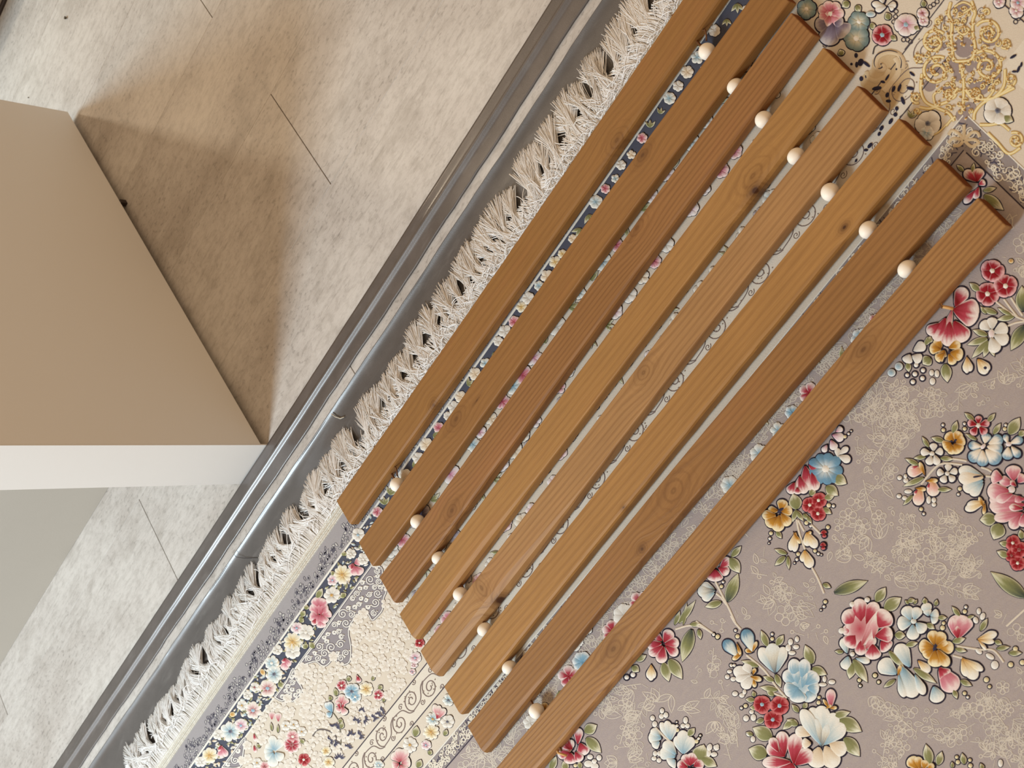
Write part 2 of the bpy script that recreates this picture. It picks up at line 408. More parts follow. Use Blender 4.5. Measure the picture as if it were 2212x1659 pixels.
def petal(g, x0, y0, x1, y1, W, pal, lvl=0, tip='r', nu=11, nv=11, dz=0.0011, outline=None, streak=0.5, og=None):
    dx, dy = x1 - x0, y1 - y0; ln = math.hypot(dx, dy) + 1e-6; ux, uy = dx / ln, dy / ln; px, py = -uy, ux
    ci, cm, co = pal; vs = []; cs = []; bl = []; br = []
    fan = [rnd.uniform(-0.17, 0.17) * streak for _ in range(nv)]
    rim = max(0.10, min(0.24, 2.2 / (W * 0.5 + 0.1)))
    for i in range(nu + 1):
        t = i / nu
        if tip == 'r':
            t = 1 - (1 - t) ** 1.5
            sh = (0.12 + 0.88 * (t / 0.62) ** 0.75) if t < 0.62 else math.sqrt(max(0.0, 1 - ((t - 0.62) / 0.385) ** 2))
        else: sh = math.sin(math.pi * (0.04 + 0.96 * t) ** 0.85) ** 0.9 if t < 1 else 0.02
        sh = max(sh, 0.02)
        for j in range(nv):
            s = j / (nv - 1) * 2 - 1
            back = 0.0
            X = x0 + ux * (t * ln + back) + px * s * sh * W / 2; Y = y0 + uy * (t * ln + back) + py * s * sh * W / 2
            a, b = chart(X, Y)
            h = dz * (1 - s * s * 0.9) * math.sin(math.pi * (0.22 + 0.66 * t)) + lvl * 0.00022 + 0.00045
            vs.append((a, b, ZR + h))
            tt = t + fan[j] + rnd.uniform(-0.07, 0.07) * streak
            c = mixc(ci, cm, min(1, max(0, tt / 0.58))) if tt < 0.58 else mixc(cm, co, min(1, (tt - 0.58) / 0.26))
            e = max((abs(s) - (1 - rim * 1.6)) / (rim * 1.6), 0)
            c = mixc(c, co, min(1, e * 1.1))
            cs.append(c)
        bl.append((X - 0, Y))
    fs = []
    for i in range(nu):
        for j in range(nv - 1):
            a = i * nv + j; fs.append((a, a + 1, a + nv + 1, a + nv))
    g.add(vs, fs, cs)
    if outline is not None and outline > 0:
        og = og or g; pts = []
        for i in list(range(nu + 1)):
            pts.append(vs[i * nv])
        for j in range(1, nv): pts.append(vs[nu * nv + j])
        for i in range(nu - 1, -1, -1): pts.append(vs[i * nv + nv - 1])
        cx = sum(p[0] for p in pts) / len(pts); cy = sum(p[1] for p in pts) / len(pts)
        ex = outline * 0.00052
        ov = [(cx, cy, ZR + 0.00022)]
        for (a, b, _) in pts:
            d = math.hypot(a - cx, b - cy) + 1e-9
            ov.append((a + (a - cx) / d * ex, b + (b - cy) / d * ex, ZR + 0.00020))
        n = len(pts)
        og.add(ov, [(0, 1 + (k + 1) % n, 1 + k) for k in range(n)], [DARK] * (n + 1))
def dome(g, x, y, rx, ry, rot, ci, co, lvl=0, dz=0.0009, outline=0, n=12):
    ca, sa = math.cos(rot), math.sin(rot); vs = []; cs = []
    a, b = chart(x, y); vs.append((a, b, ZR + 0.0005 + lvl * 0.00022 + dz)); cs.append(ci)
    for rr, hh in ((0.6, 0.75), (1.0, 0.0)):
        for k in range(n):
            q = 2 * math.pi * k / n; X = rr * rx * math.cos(q); Y = rr * ry * math.sin(q)
            a, b = chart(x + X * ca - Y * sa, y + X * sa + Y * ca)
            vs.append((a, b, ZR + 0.00045 + lvl * 0.00022 + dz * hh)); cs.append(mixc(ci, co, rr ** 2))
    fs = [(0, 1 + k, 1 + (k + 1) % n) for k in range(n)] + [(1 + k, 1 + n + k, 1 + n + (k + 1) % n, 1 + (k + 1) % n) for k in range(n)]
    g.add(vs, fs, cs)
    if outline:
        vs = [chart(x, y) + (ZR + 0.0002,)]
        for k in range(n):
            q = 2 * math.pi * k / n; X = (rx + outline) * math.cos(q); Y = (ry + outline) * math.sin(q)
            vs.append(chart(x + X * ca - Y * sa, y + X * sa + Y * ca) + (ZR + 0.0002,))
        g.add(vs, [(0, 1 + k, 1 + (k + 1) % n) for k in range(n)], [DARK] * (n + 1))
def ribbon(g, pts, w, col, z=0.0004, dz=0.0003, rim=None):
    """pts in drawing units; a low three-ridge ribbon"""
    vs = []; fs = []; cs = []; n = len(pts)
    for i, (x, y) in enumerate(pts):
        a = pts[max(0, i - 1)]; b = pts[min(n - 1, i + 1)]
        dx, dy = b[0] - a[0], b[1] - a[1]; d = math.hypot(dx, dy) + 1e-6
        nx, ny = -dy / d, dx / d
        for s, h in ((-1, 0), (0, dz), (1, 0)):
            p, q = chart(x + nx * s * w / 2, y + ny * s * w / 2)
            vs.append((p, q, ZR + z + h)); cs.append(col if (rim is None or s == 0) else rim)
    for i in range(n - 1):
        for k in (0, 1):
            a = i * 3 + k; fs.append((a, a + 1, a + 4, a + 3))
    g.add(vs, fs, cs)
def smooth_pts(p, k=5):
    out = []
    for i in range(len(p) - 1):
        p0 = p[max(0, i - 1)]; p1 = p[i]; p2 = p[i + 1]; p3 = p[min(len(p) - 1, i + 2)]
        for j in range(k):
            t = j / k
            out.append(tuple(0.5 * (2 * p1[d] + (p2[d] - p0[d]) * t + (2 * p0[d] - 5 * p1[d] + 4 * p2[d] - p3[d]) * t * t + (3 * p1[d] - p0[d] - 3 * p2[d] + p3[d]) * t ** 3) for d in (0, 1)))
    out.append(p[-1]); return out
def spiral(cx, cy, r0, r1, a0, turns, n=26, sq=1.0):
    out = []
    for i in range(n + 1):
        t = i / n; r = r0 + (r1 - r0) * t ** 0.85; a = math.radians(a0) + turns * 2 * math.pi * t
        out.append((cx + r * math.cos(a), cy + r * math.sin(a) * sq))
    return out
def flat(g, pts, col, z=0.00012):
    """filled polygon (drawing units)"""
    from mathutils.geometry import tessellate_polygon
    vs = [chart(x, y) + (ZR + z,) for x, y in pts]
    tri = tessellate_polygon([[Vector(v) for v in vs]])
    fs = []
    for t in tri:
        a, b, c = (vs[i] for i in t)
        cr = (b[0] - a[0]) * (c[1] - a[1]) - (b[1] - a[1]) * (c[0] - a[0])
        fs.append(tuple(t) if cr > 0 else tuple(t)[::-1])
    g.add(vs, fs, [col] * len(vs))

# ---- ground cloth of the rug in bands running along it (x0 limits at y=-0.45)
Y0, Y1 = -1.02, 0.98
YT = 0.567                      # inner edge of the border on the far long side
ysb = [Y0 + (Y1 - Y0) * i / 40 for i in range(41)]
def band(name, xa, xb, col, mat=None, ys=None, z=ZR, lo=0.0042, inner=True):
    g = G(); ys = ys or ysb
    vs = []; fs = []; cs = []
    for y in ys:
        for x, zz in ((xa, lo), (xa, z), (xb, z), (xb, lo)):
            vs.append((skew(x, y), y, zz)); cs.append(col)
    n = len(ys)
    for j in range(n - 1):
        for i in range(4):
            a = j * 4 + i; b = j * 4 + (i + 1) % 4
            fs.append((b, a, a + 4, b + 4))
    fs.append((0, 1, 2, 3)); fs.append(tuple(reversed([(n - 1) * 4 + i for i in range(4)])))
    g.add(vs, fs, cs)
    return g.build(name, mat, smooth=False)
c_plain = L(170, 166, 168); c_navy = L(84, 88, 104); c_cream = L(230, 220, 203); c_cream2 = L(238, 231, 216)
c_lace = L(158, 150, 150); c_field = L(180, 169, 167); c_white = L(244, 242, 232)
yA = [y for y in ysb if y <= 0.56] + [YT]
band('plain_edge_band', -0.086, -0.0475, c_plain)
band('white_line', -0.0475, -0.0445, c_white, z=ZR + 0.0003)
band('navy_band', -0.0445, 0.0026, c_navy)
band('white_line', 0.0026, 0.0052, c_white, z=ZR + 0.0003)
ycut = [y for y in ysb if y < YT + 0.116] + [YT + 0.116]
yC = [y for y in ysb if y < YT + 0.024] + [YT + 0.024]
yF = [y for y in ysb if y < YT - 0.001] + [YT]
band('cream_band', 0.0052, 0.162, c_cream)
band('cream_scroll_band', 0.162, 0.2035, c_cream2, ys=ycut)
band('cream_floral_band', 0.2035, 0.2535, c_cream, ys=ycut)
band('lace_band', 0.2535, 0.2765, c_lace, ys=yC)
band('mauve_field', 0.2765, 0.95, c_field, M_field, ys=yF)
# the far long side: the same bands turn the corner there
def xband(name, xa, xb, ya, yb, col, mat=None):
    g = G(); v, f = box(xa, xb, ya, yb, 0.0042, ZR - 0.0001); g.add(v, f, [col] * 8); g.build(name, mat, smooth=False)
xband('lace_band', skew(0.2765, YT), 0.95, YT, YT + 0.024, c_lace)
xband('cream_floral_band', skew(0.2535, YT), 0.95, YT + 0.024, YT + 0.074, c_cream)
xband('cream_scroll_band', skew(0.2035, YT), 0.95, YT + 0.074, YT + 0.1165, c_cream2)
xband('cream_band', skew(0.162, YT), 0.95, YT + 0.1165, 0.98, c_cream)

# ---- the drawn flowers: each line is one woven piece or a run of alike pieces, in drawing-sheet units
SHEET = {'a': (1840, 500, 5.925), 'b': (1600, 860, 5.925), 'c': (1900, 860, 7.09), 'd': (1500, 1330, 5.044), 'e': (1800, 1200, 5.369),
         'f': (1180, 1350, 5.369), 'g': (1880, 1060, 6.663), 'h': (1840, 1450, 5.946), 'i': (1380, 1040, 5.369), 'j': (1660, 0, 4.007),
         'k': (330, 1300, 4.608), 'l': (640, 1100, 6.144), 'm': (700, 1350, 5.369), 'n': (1880, 640, 3.822), 'o': (1800, 250, 5.352)}
DRAW = '''
e flower o RED 320 850 170 200 0 ; p RED 300 850 110 880 150 / 310 860 140 640 210 / 340 820 300 500 190 / 390 800 500 540 170 / 480 830 660 660 250 / 500 930 700 900 190 / 560 990 650 1090 180 / 460 1030 470 1205 190 / 330 980 320 1155 140 / 270 920 160 1050 190 ; p REDW 330 1060 520 640 120 / 480 960 510 690 110 / 380 1080 480 940 120 ; o W 225 565 32 32 0 / 400 512 32 30 0 / 102 872 36 36 0 / 228 1142 28 28 0
e flower p WB 900 750 840 590 150 / 945 745 990 600 130 / 910 780 750 790 170 / 930 800 930 975 150 / 970 780 1075 880 140 ; o WB 938 762 34 30 0
e flower p WB 1110 690 1070 550 130 / 1130 690 1230 680 130 / 1110 700 1090 620 100 / 1140 710 1210 770 100
e bud p PINK 1450 950 1500 690 290 / 1420 930 1400 720 150 ; p RED 1450 955 1430 800 150
e flower p GOLD 1180 1040 1150 870 140 / 1200 1040 1280 890 140 / 1170 1060 1000 1050 170 / 1170 1090 1050 1160 140 / 1190 1100 1200 1290 190 / 1220 1090 1340 1280 130 / 1220 1060 1400 1070 150 / 1200 1070 1340 1010 110 ; o DOT 1185 1070 24 60 20
e flower p WB 890 1290 750 1030 190 / 740 1370 540 1230 210 / 800 1290 950 1640 220 / 770 1380 830 1640 110 / 960 1380 1060 1610 110 ; p GOLD 760 1390 790 1270 50
e bud p PINK 1240 1300 1420 1570 240 ; p RED 1235 1310 1330 1410 170
e bud p WB 1170 1520 1230 1700 180
e bud p GW 1500 1190 1660 1430 160 / 1520 1200 1740 1330 90 / 1500 1200 1560 1400 110
e bud p GW 990 1220 1120 1350 110
e bud p GW 1680 970 1900 900 100 / 1690 980 1870 1000 70 / 1690 980 1780 1090 45
e leaf q G 600 620 790 490 150 / 500 530 610 370 120 / 720 920 840 930 100 / 850 1040 985 1010 70 / 240 1210 400 1470 120 / 230 1250 190 1430 110 / 650 1110 830 1310 80 / 940 1310 1200 1480 90 / 720 1440 585 1530 60 / 1470 700 1380 590 60 / 1560 720 1640 700 40 / 1480 1450 1610 1510 70 / 1400 1560 1440 1660 60 / 1390 1000 1535 960 80 / 1420 1080 1550 1110 60 / 1710 870 1790 730 70 / 1900 1080 2050 1060 60 / 2040 1130 2190 1130 70 / 120 1120 20 1110 50 / 870 530 950 510 60 / 1070 560 1060 490 60 / 1190 580 1205 510 50 / 1220 720 1320 720 60 / 1090 790 1180 850 70 / 1880 990 1960 1030 60 / 880 560 835 520 40 / 940 560 975 510 40
e leaf q GD 20 430 400 295 140 / 2230 480 1830 190 170
e flower p WB 165 1130 110 960 110 / 180 1170 140 1320 140 / 270 1190 430 1230 80
e blossom o W 1690 645 26 38 0 / 1735 705 30 44 20 / 1655 750 30 40 -20 / 1690 1110 45 28 40 / 1820 1170 55 30 30 / 1875 1270 45 50 0
e berry c 1527 650 26 / 1540 597 20 / 1270 838 30 / 1282 784 22 / 485 1390 26 / 530 1465 20 / 305 1445 24 / 316 1510 17 / 1778 1440 32 / 1815 1520 22 / 1525 1597 24 / 1562 1642 18 / 2115 1082 30 / 2060 1265 32 / 2195 1240 32
e stem m 2230 620 2120 720 2010 820 ; m 1440 1050 1700 1090 1860 1100 1980 1240 ; m 1390 1160 1500 1190
d flower o BLUE 1160 770 110 110 0 ; p BLUE 1150 760 980 610 160 / 1130 740 1080 470 150 / 1190 740 1210 470 140 / 1220 750 1340 620 170 / 1150 780 985 820 170 / 1140 790 1140 945 190 / 1220 800 1290 930 160 / 1230 780 1365 790 150 / 1150 790 1100 570 130 / 1180 800 1230 610 120
d bud p WB 870 610 720 350 140 / 900 610 980 340 130 ; p WBd 885 620 850 300 180
d bud p BUDB 470 440 330 270 130 ; p GOLD 500 390 460 470 50 / 520 420 420 475 55 / 470 300 510 430 40
d bud p BUDB 640 390 550 150 145 ; p GOLD 630 400 560 370 50 / 640 390 685 280 45
d flower p W 640 660 430 590 140 / 640 660 530 785 130 / 620 620 560 520 120 / 600 640 460 700 90 ; p GOLD 620 660 740 700 60 / 650 640 670 570 45 / 650 680 660 780 50
d blossom o W 385 608 28 22 0 / 360 665 26 26 0 / 425 690 30 26 0 / 445 850 32 28 0 / 520 868 30 26 0 / 548 830 22 28 0 / 565 1118 32 34 0 / 645 1110 30 38 0 / 625 1048 26 24 0 / 1050 285 28 36 0 / 1120 255 24 32 0 / 1025 350 30 40 0 / 1110 340 34 26 0 / 1065 405 40 24 0 / 1420 690 22 34 0 / 1400 750 44 22 0 / 1500 722 38 26 0
d flower f R2 5 745 965 100 10 BL
d flower f R2 5 935 980 105 35 BL
d flower f R2 5 862 1130 100 60 BL
d flower p CR 1360 1430 1320 1655 210 / 1430 1420 1540 1650 200 / 1480 1390 1660 1480 180 / 1270 1300 1110 1240 130 / 1280 1390 1180 1390 120 ; p WB 1390 1400 1180 1020 160 / 1390 1400 1280 1000 170 / 1390 1400 1390 980 210 / 1410 1400 1540 1060 180 / 1420 1400 1640 1180 180 ; p WBd 1390 1420 1330 1120 130 / 1400 1420 1470 1180 100
d flower p RED 990 1530 800 1410 170 / 990 1510 950 1260 150 / 1090 1610 1110 1285 180 / 1110 1620 1285 1470 180 / 1060 1590 750 1600 140 / 930 1480 840 1330 110 / 1060 1600 1010 1760 260
d bud p PINK 1490 1000 1490 800 110 ; p GOLD 1480 1010 1405 910 36 / 1480 1005 1560 1000 42 / 1440 1010 1500 970 36
d leaf q G 800 330 730 160 80 / 900 320 975 210 80 / 1290 520 1210 320 120 / 1290 570 1445 640 100 / 1190 1000 1235 950 60 / 1510 1100 1700 1050 90 / 1590 1130 1825 1260 160 / 1640 1330 1805 1530 150 / 845 1330 640 1220 160 / 790 1520 595 1450 170 / 700 550 515 490 70 / 870 710 750 660 60 / 910 810 715 775 70 / 870 870 790 800 70 / 660 920 560 910 60 / 700 1000 605 1000 60 / 760 1130 670 1165 60 / 660 880 640 820 50 / 1090 1130 965 1240 80 / 1130 1190 1010 1130 80 / 1140 1050 1065 965 60 / 890 640 945 780 70 / 640 1300 565 1270 50 / 100 1560 245 1640 110 / 40 1560 80 1410 150
d blossom o W 600 1290 34 24 0 / 640 1345 26 34 0 / 172 1430 26 36 0 / 240 1438 34 28 40 / 160 1495 26 36 0 / 212 1512 30 26 0
d berry c 450 160 17 / 472 225 25 / 850 200 17 / 850 252 22 / 212 205 18 / 256 226 25 / 405 545 17 / 436 540 18 / 515 1005 17 / 560 982 24 / 1360 890 20 / 1355 946 24 / 1970 650 26 / 2010 722 20 / 1800 702 22 / 1808 762 16 / 65 1305 12 / 45 1342 14 / 25 1370 24
d stem m 400 0 440 70 510 150 ; m 570 430 760 590 900 780 1010 900 ; m 20 60 100 120 200 190 ; m 780 800 900 860 980 890
d flower p RED 0 1640 90 1590 130 / -30 1620 20 1500 120
f flower p RED 1370 200 1450 60 140 / 1380 220 1545 200 130 / 1390 240 1530 345 120 / 1370 250 1330 440 140 / 1360 240 1200 340 130 / 1350 210 1180 240 130 / 1350 180 1260 130 110
f leaf q GD 1690 55 1580 425 150
f leaf q G 1770 50 1795 165 60 / 1360 440 1425 655 120 / 1430 400 1580 625 140 / 1050 410 1165 350 80 / 1000 480 1080 540 90 / 1650 1280 1725 1195 80 / 1780 1560 1830 1385 150 / 1800 1540 1980 1635 110 / 450 1240 590 1160 130 / 470 1310 640 1480 130 / 50 1680 120 1520 90 / 240 1680 200 1580 90 / 400 1660 385 1580 60
f bud p GW 1222 465 1190 620 80 / 1222 465 1250 620 80 / 1222 460 1220 645 80
f berry e 1008 577 30 / 935 607 28
f berry c 1945 105 16 / 1988 140 24 / 2145 465 18 / 1515 1125 12 / 1520 1168 18 / 1522 1220 24 / 1790 1280 14 / 1772 1315 17 / 1745 1352 24 / 340 1630 24
f stem m 1500 50 1650 8 1800 20 1930 95 ; m 1270 1190 1400 1320 1530 1410 1590 1490
f bud p WB 1440 1330 1330 1130 90 / 1450 1330 1400 1110 100 / 1450 1330 1480 1150 110
f bud p WB 1340 1310 1190 1300 150 / 1330 1290 1220 1215 100 / 1320 1350 1240 1410 110
f bud p WB 1500 1530 1330 1450 180 / 1510 1500 1370 1355 140 / 1500 1560 1430 1620 150
f bud p WB 1590 1490 1510 1290 120 / 1590 1490 1590 1220 150 / 1600 1490 1700 1300 130
f blossom o W 1235 1080 28 32 0 / 1260 1150 30 36 0 / 1345 995 26 32 0 / 1338 1060 30 30 0 / 1390 1045 28 34 0 / 1618 1105 28 40 0 / 1588 1170 28 28 0 / 1640 1170 28 28 0 / 1890 1425 26 40 0 / 1980 1420 24 40 20 / 1885 1490 26 40 0 / 1950 1500 36 28 0 / 1265 1490 26 32 0 / 1312 1490 24 30 0 / 1252 1548 30 26 0 / 1310 1570 28 28 0 / 510 1530 34 30 0 / 560 1580 30 26 0 / 615 1540 30 34 0 / 490 1610 50 40 0 / 565 1640 46 40 0
f flower p RED 1680 1630 1590 1510 120 / 1690 1620 1700 1480 120 / 1730 1640 1830 1590 100 / 1650 1650 1530 1600 110 / 1680 1660 1690 1760 160
f flower p RED 370 1380 380 1195 110 / 400 1370 450 1510 160 / 310 1440 200 1350 140 / 280 1480 140 1500 130 / 290 1480 290 1610 160 / 350 1470 410 1580 120 ; p REDW 260 1490 300 1330 90
i flower p GOLD 1650 340 1680 210 130 / 1660 350 1785 330 120 / 1660 370 1750 510 130 / 1640 390 1610 580 150 / 1610 410 1490 510 150 / 1600 390 1440 390 120 / 1620 340 1500 330 100 ; o DOT 1650 330 20 46 50 / 1535 480 26 22 0
i flower f R2 5 1990 272 92 0 W
i flower f R2 5 2092 218 92 20 W
i flower f R2 5 2085 372 92 40 W
i bud p GW 1825 590 1760 800 90 / 1830 600 1810 815 80 ; p GOLD 1800 590 1880 720 50
i bud p GW 1950 590 1960 750 100 / 1960 590 2060 770 110 ; p GOLD 1950 600 2010 590 40
i bud p GW 1925 800 1900 930 80 / 1930 800 2000 1000 120
i leaf q G 1840 320 1790 140 150 / 1830 330 1785 470 60 / 1830 340 1915 460 60 / 1720 840 1575 785 60 / 1700 870 1580 975 70 / 1730 870 1745 1020 50 / 1600 580 1660 660 60 / 1080 870 1190 750 80 / 1060 890 1175 1060 130 / 960 1400 770 1455 90 / 470 1640 660 1380 80 / 520 1660 560 1410 50 / 600 1659 720 1650 60 / 420 1659 480 1500 60 / 1950 400 2010 490 50 / 2140 1190 2230 1230 60
i leaf q GD 1030 1390 1155 1065 140
i flower p R2 2150 600 2120 580 50 / 2150 600 2170 570 50 / 2150 600 2160 650 50 ; p R2 2145 740 2120 720 50 / 2145 740 2170 720 50 / 2145 745 2150 790 50
i berry c 1535 600 24 / 1522 662 18 / 1512 715 11 / 1850 842 24 / 1835 905 19 / 1808 945 12 / 2045 805 22 / 2085 838 18 / 2120 850 11 / 1945 480 25 / 1995 517 18 / 2195 530 24 / 980 1165 17 / 960 1217 22 / 2165 1395 24 / 2150 1450 18 / 2115 1490 13
i stem m 1830 440 1870 620 1930 790 ; m 1850 450 1880 510 1920 580 ; m 2000 500 2060 560 2110 610 ; m 2010 1000 2080 1130 2150 1300 ; m 890 1160 1000 1380 1060 1500 1130 1660 ; m 900 1300 960 1350 1020 1430
i flower p RED 950 1000 1060 890 120 / 930 1000 1050 1060 120 / 890 1020 890 1160 190
i bud p WB 880 1250 730 1200 110 / 880 1290 740 1360 120 ; p WBd 890 1260 690 1280 150
c flower p R5 1520 400 1520 270 110 / 1540 410 1690 370 120 / 1540 440 1640 550 130 / 1500 440 1420 560 130 / 1500 410 1360 370 120 ; o W 1518 420 42 40 0
c leaf q G 1450 340 1305 225 80 / 1660 360 1775 235 80 / 1130 530 1190 350 100 / 990 660 795 605 90 / 760 750 655 590 70 / 710 900 525 920 70 / 600 1020 395 925 80 / 940 920 1140 935 80 / 680 1220 365 1350 90 / 900 1400 1105 1400 80 / 510 1490 365 1640 70 / 1490 640 1315 545 60 / 1750 550 1860 385 90 / 1990 550 2150 300 180 / 2140 570 2230 500 100
c flower p GOLD 1140 660 1030 540 170 / 1170 650 1230 510 160 / 1180 680 1310 620 180 / 1150 700 1250 830 200 / 1110 690 990 760 200 / 1110 710 1140 860 160 ; o DOT 1110 660 22 18 0 / 1180 640 22 18 0
c flower p BW 1570 740 1370 720 140 / 1620 690 1650 540 160 / 1680 700 1890 610 180 / 1660 740 1890 800 200 / 1640 790 1850 980 240 / 1590 800 1590 1040 190 / 1560 780 1390 960 190 ; o WP 1595 740 50 30 -50
c flower p BW 1970 690 1920 560 100 / 2010 690 2200 620 130 / 2030 740 2150 900 130 / 1980 750 1960 940 170 ; o WP 1985 705 46 36 0
c flower p W 830 810 830 690 120 / 860 830 980 810 120 / 850 870 900 1020 120 / 800 880 760 1020 130 / 790 840 640 820 120 ; o W 810 850 40 36 0
c flower p W 1050 1120 1060 1010 110 / 1080 1140 1200 1110 110 / 1070 1180 1150 1270 110 / 1020 1180 970 1290 120 / 1000 1150 890 1130 120 ; o W 1045 1155 36 34 0
c bud p WB 1590 1200 1220 1090 190 / 1590 1260 1290 1400 220 / 1590 1300 1400 1480 180 ; p CR 1600 1210 1220 1230 220 ; p DOT 1580 1190 1400 1220 60
c bud p PG 690 1100 430 1130 190 ; p RED 600 1040 480 1080 60 ; p GOLD 700 1180 620 980 70
c bud p PG 800 1230 840 1500 200 ; p RED 770 1300 750 1400 60 ; p GOLD 720 1270 900 1260 70
c bud p PG 640 1360 580 1640 180 ; p RED 590 1400 540 1480 56 ; p GOLD 560 1380 720 1400 66
c blossom o W 310 1220 38 36 0 / 400 1195 28 34 0 / 405 1262 40 38 0 / 440 1430 60 34 0 / 300 1500 38 34 0 / 385 1530 38 34 0 / 755 1560 36 60 0 / 835 1560 36 40 0 / 835 1630 36 34 0
c berry c 973 410 24 / 980 490 32 / 1303 392 24 / 1306 470 32 / 1935 412 24 / 1920 472 32 / 1233 1388 34 / 1210 1472 24
c stem m 640 1320 850 1070 1000 1000 1270 1020 ; m 1120 930 1240 945 1340 965 ; m 1560 1060 1650 1090 1720 1130 ; m 1630 1195 1730 1205
c flower p PINK 2040 1300 1840 1270 190 / 2060 1260 2050 1030 240 / 2130 1290 2230 1180 170 / 1990 1420 1660 1430 270 / 1890 1230 1720 1190 220 / 2050 1470 1800 1560 170 / 2150 1600 1690 1660 230 / 2160 1500 2080 1600 160 ; p RED 2100 1350 2010 1270 90 ; o WP 2030 1400 56 54 0
g flower p PINK 2230 120 1720 130 210 / 2230 200 1740 250 220 / 2200 320 1790 400 170 / 2170 340 2030 540 170 / 2230 330 2200 520 160 ; p RED 2212 260 2010 230 110 / 2212 320 1880 380 80
g bud p GW 1650 170 1370 270 130 / 1650 150 1400 200 90 ; p GOLD 1640 240 1570 90 60 / 1660 180 1640 340 55
g leaf q G 1810 400 1580 420 190 / 1880 480 1780 700 220 / 2000 780 1860 745 90 / 2000 950 1825 870 110 / 2190 690 2160 560 90
g flower f R2 5 2060 750 110 0 W
g flower f R2 5 2150 850 120 30 RD
g flower f R2 6 2040 930 90 10 RD
g flower f R2 5 2130 1040 110 50 W
g berry c 735 265 30 / 772 332 22
a flower f R5 5 1805 505 150 0 W
a flower f R5 5 1975 700 150 40 W
a flower f R5 5 1745 800 150 20 W
a flower p RED 1330 960 1450 720 190 / 1310 1000 1630 1060 360 / 1320 1150 1450 1410 250 / 1260 1160 1240 1470 210 / 1210 1110 1080 1400 190 / 1140 1180 980 1310 160 ; p REDW 1290 1000 1190 1370 120
a flower p GOLD 1150 1490 1080 1370 130 / 1150 1510 1000 1490 150 / 1250 1490 1390 1420 140 / 1270 1550 1430 1590 170 / 1250 1570 1320 1700 120 / 1200 1560 1090 1650 130 / 1190 1520 1150 1600 120 ; o DOT 1150 1670 22 20 0 / 1260 1540 20 24 0
a flower p W 1770 1260 1660 1160 150 / 1800 1250 1800 1100 140 / 1830 1290 2000 1220 170 / 1830 1330 2010 1410 170 / 1790 1360 1860 1550 170 ; o WP 1795 1310 40 60 0
a leaf q G 1740 1330 1550 1260 80 / 1740 1370 1480 1450 90 / 1750 1400 1540 1620 90 / 1760 1430 1690 1610 80 / 1770 1450 1830 1600 70 / 1730 1050 1650 960 60 / 1860 1050 1660 980 80 / 2080 1090 1860 1130 80 / 2050 1070 1870 980 60 / 1640 760 1510 660 90 / 950 1450 990 1360 70
a leaf q GD 2215 1210 2040 1520 170 / 2200 1020 2180 700 180
a stem m 1850 900 2000 1020 2110 1090 2230 1140 ; m 1950 870 2040 990 2120 1090 ; m 2040 850 2110 960 2190 1080 ; m 2230 1150 2100 1170 2000 1210
a berry o GOLD 2040 380 34 30 0
n flower p W 360 450 455 395 90 / 350 490 425 530 90 / 330 480 300 550 90 ; o BLUE 240 580 34 34 0 / 180 632 34 32 0
n leaf q G 500 510 435 560 90 / 620 560 640 710 90 / 310 550 322 625 50 / 480 380 500 330 60
n berry e 380 567 20 / 306 651 17 / 370 642 21 / 437 611 19 / 432 677 20 / 353 707 20
n bud p GW 800 505 790 625 60 / 800 505 830 620 60 / 800 500 800 635 50
n bud p GW 890 520 960 640 90 / 900 520 985 610 70 ; o DOT 955 590 18 16 0
n blossom o W 508 632 20 26 0 / 552 640 20 30 0 / 515 702 24 30 0
b flower f BLUED 9 1095 905 215 5 WD
b flower p WP 1180 470 1320 520 120 / 1160 540 1215 660 110 / 1110 600 1060 690 80 / 1230 430 1310 380 80
b bud p W 1250 760 1240 640 80 / 1260 720 1380 630 80 / 1260 740 1410 800 110
b flower p RED 880 850 1020 960 150 / 830 870 880 1180 190 / 920 950 970 1180 140 / 760 1000 830 1220 150 / 700 1080 630 1220 130 / 740 1140 740 1230 100 ; p REDW 760 1000 740 1160 100 / 870 950 900 1160 70
b leaf q G 1190 1000 1360 1095 150 / 1100 1130 1250 1245 140 / 1080 1280 1200 1250 90 / 1060 1410 1165 1480 80 / 890 1240 960 1170 90 / 810 1480 870 1560 60
b berry c 1337 493 24 / 1385 455 18 / 1418 420 13 / 1130 1372 30 / 1190 1380 22
h leaf q G 1010 1190 955 935 130 / 1110 1200 1160 1030 100 / 1450 1190 1420 1050 80 / 1690 1260 1655 1180 60 / 1300 1240 1290 1160 50
h flower p GOLD 860 1250 740 1110 170 / 890 1250 830 1100 130 / 930 1250 960 1140 120 / 980 1260 1060 1190 80
h berry c 1350 1102 24 / 1365 1166 30 / 1520 1140 24 / 1525 1212 30
h blossom o W 1912 1180 32 50 0
o flower p RED 1660 760 1520 640 120 / 1670 760 1690 610 140 / 1690 800 1760 760 80 / 1660 860 1520 1010 90 / 1690 830 1640 960 90
o leaf q G 1740 870 1885 835 60 / 1750 920 1970 1090 120 / 1610 650 1630 550 46 / 1510 640 1430 570 50
j flower f PINK 7 540 120 110 0 W
j flower f PINK 6 560 90 70 20 RD
j flower p PURP 540 190 410 230 130 / 560 200 510 390 180 / 590 210 690 300 170 / 580 200 650 220 120
j flower f TEAL 6 790 190 92 0 W
j flower f TEAL 6 765 335 112 20 W
j flower f TEAL 6 335 80 85 40 W
j flower o BLUE 890 125 42 26 0
j flower f R5 5 990 305 92 10 BL
j flower f WP 5 1195 215 100 30 BL
j flower f WP 5 1338 118 52 10 RD
j flower f WP 5 1345 180 46 50 W
j flower f WP 5 2165 25 70 10 BL
j flower f WP 5 2150 95 60 40 W
j flower f WP 5 2000 20 50 40 W
j flower f W 5 1990 960 120 0 NV
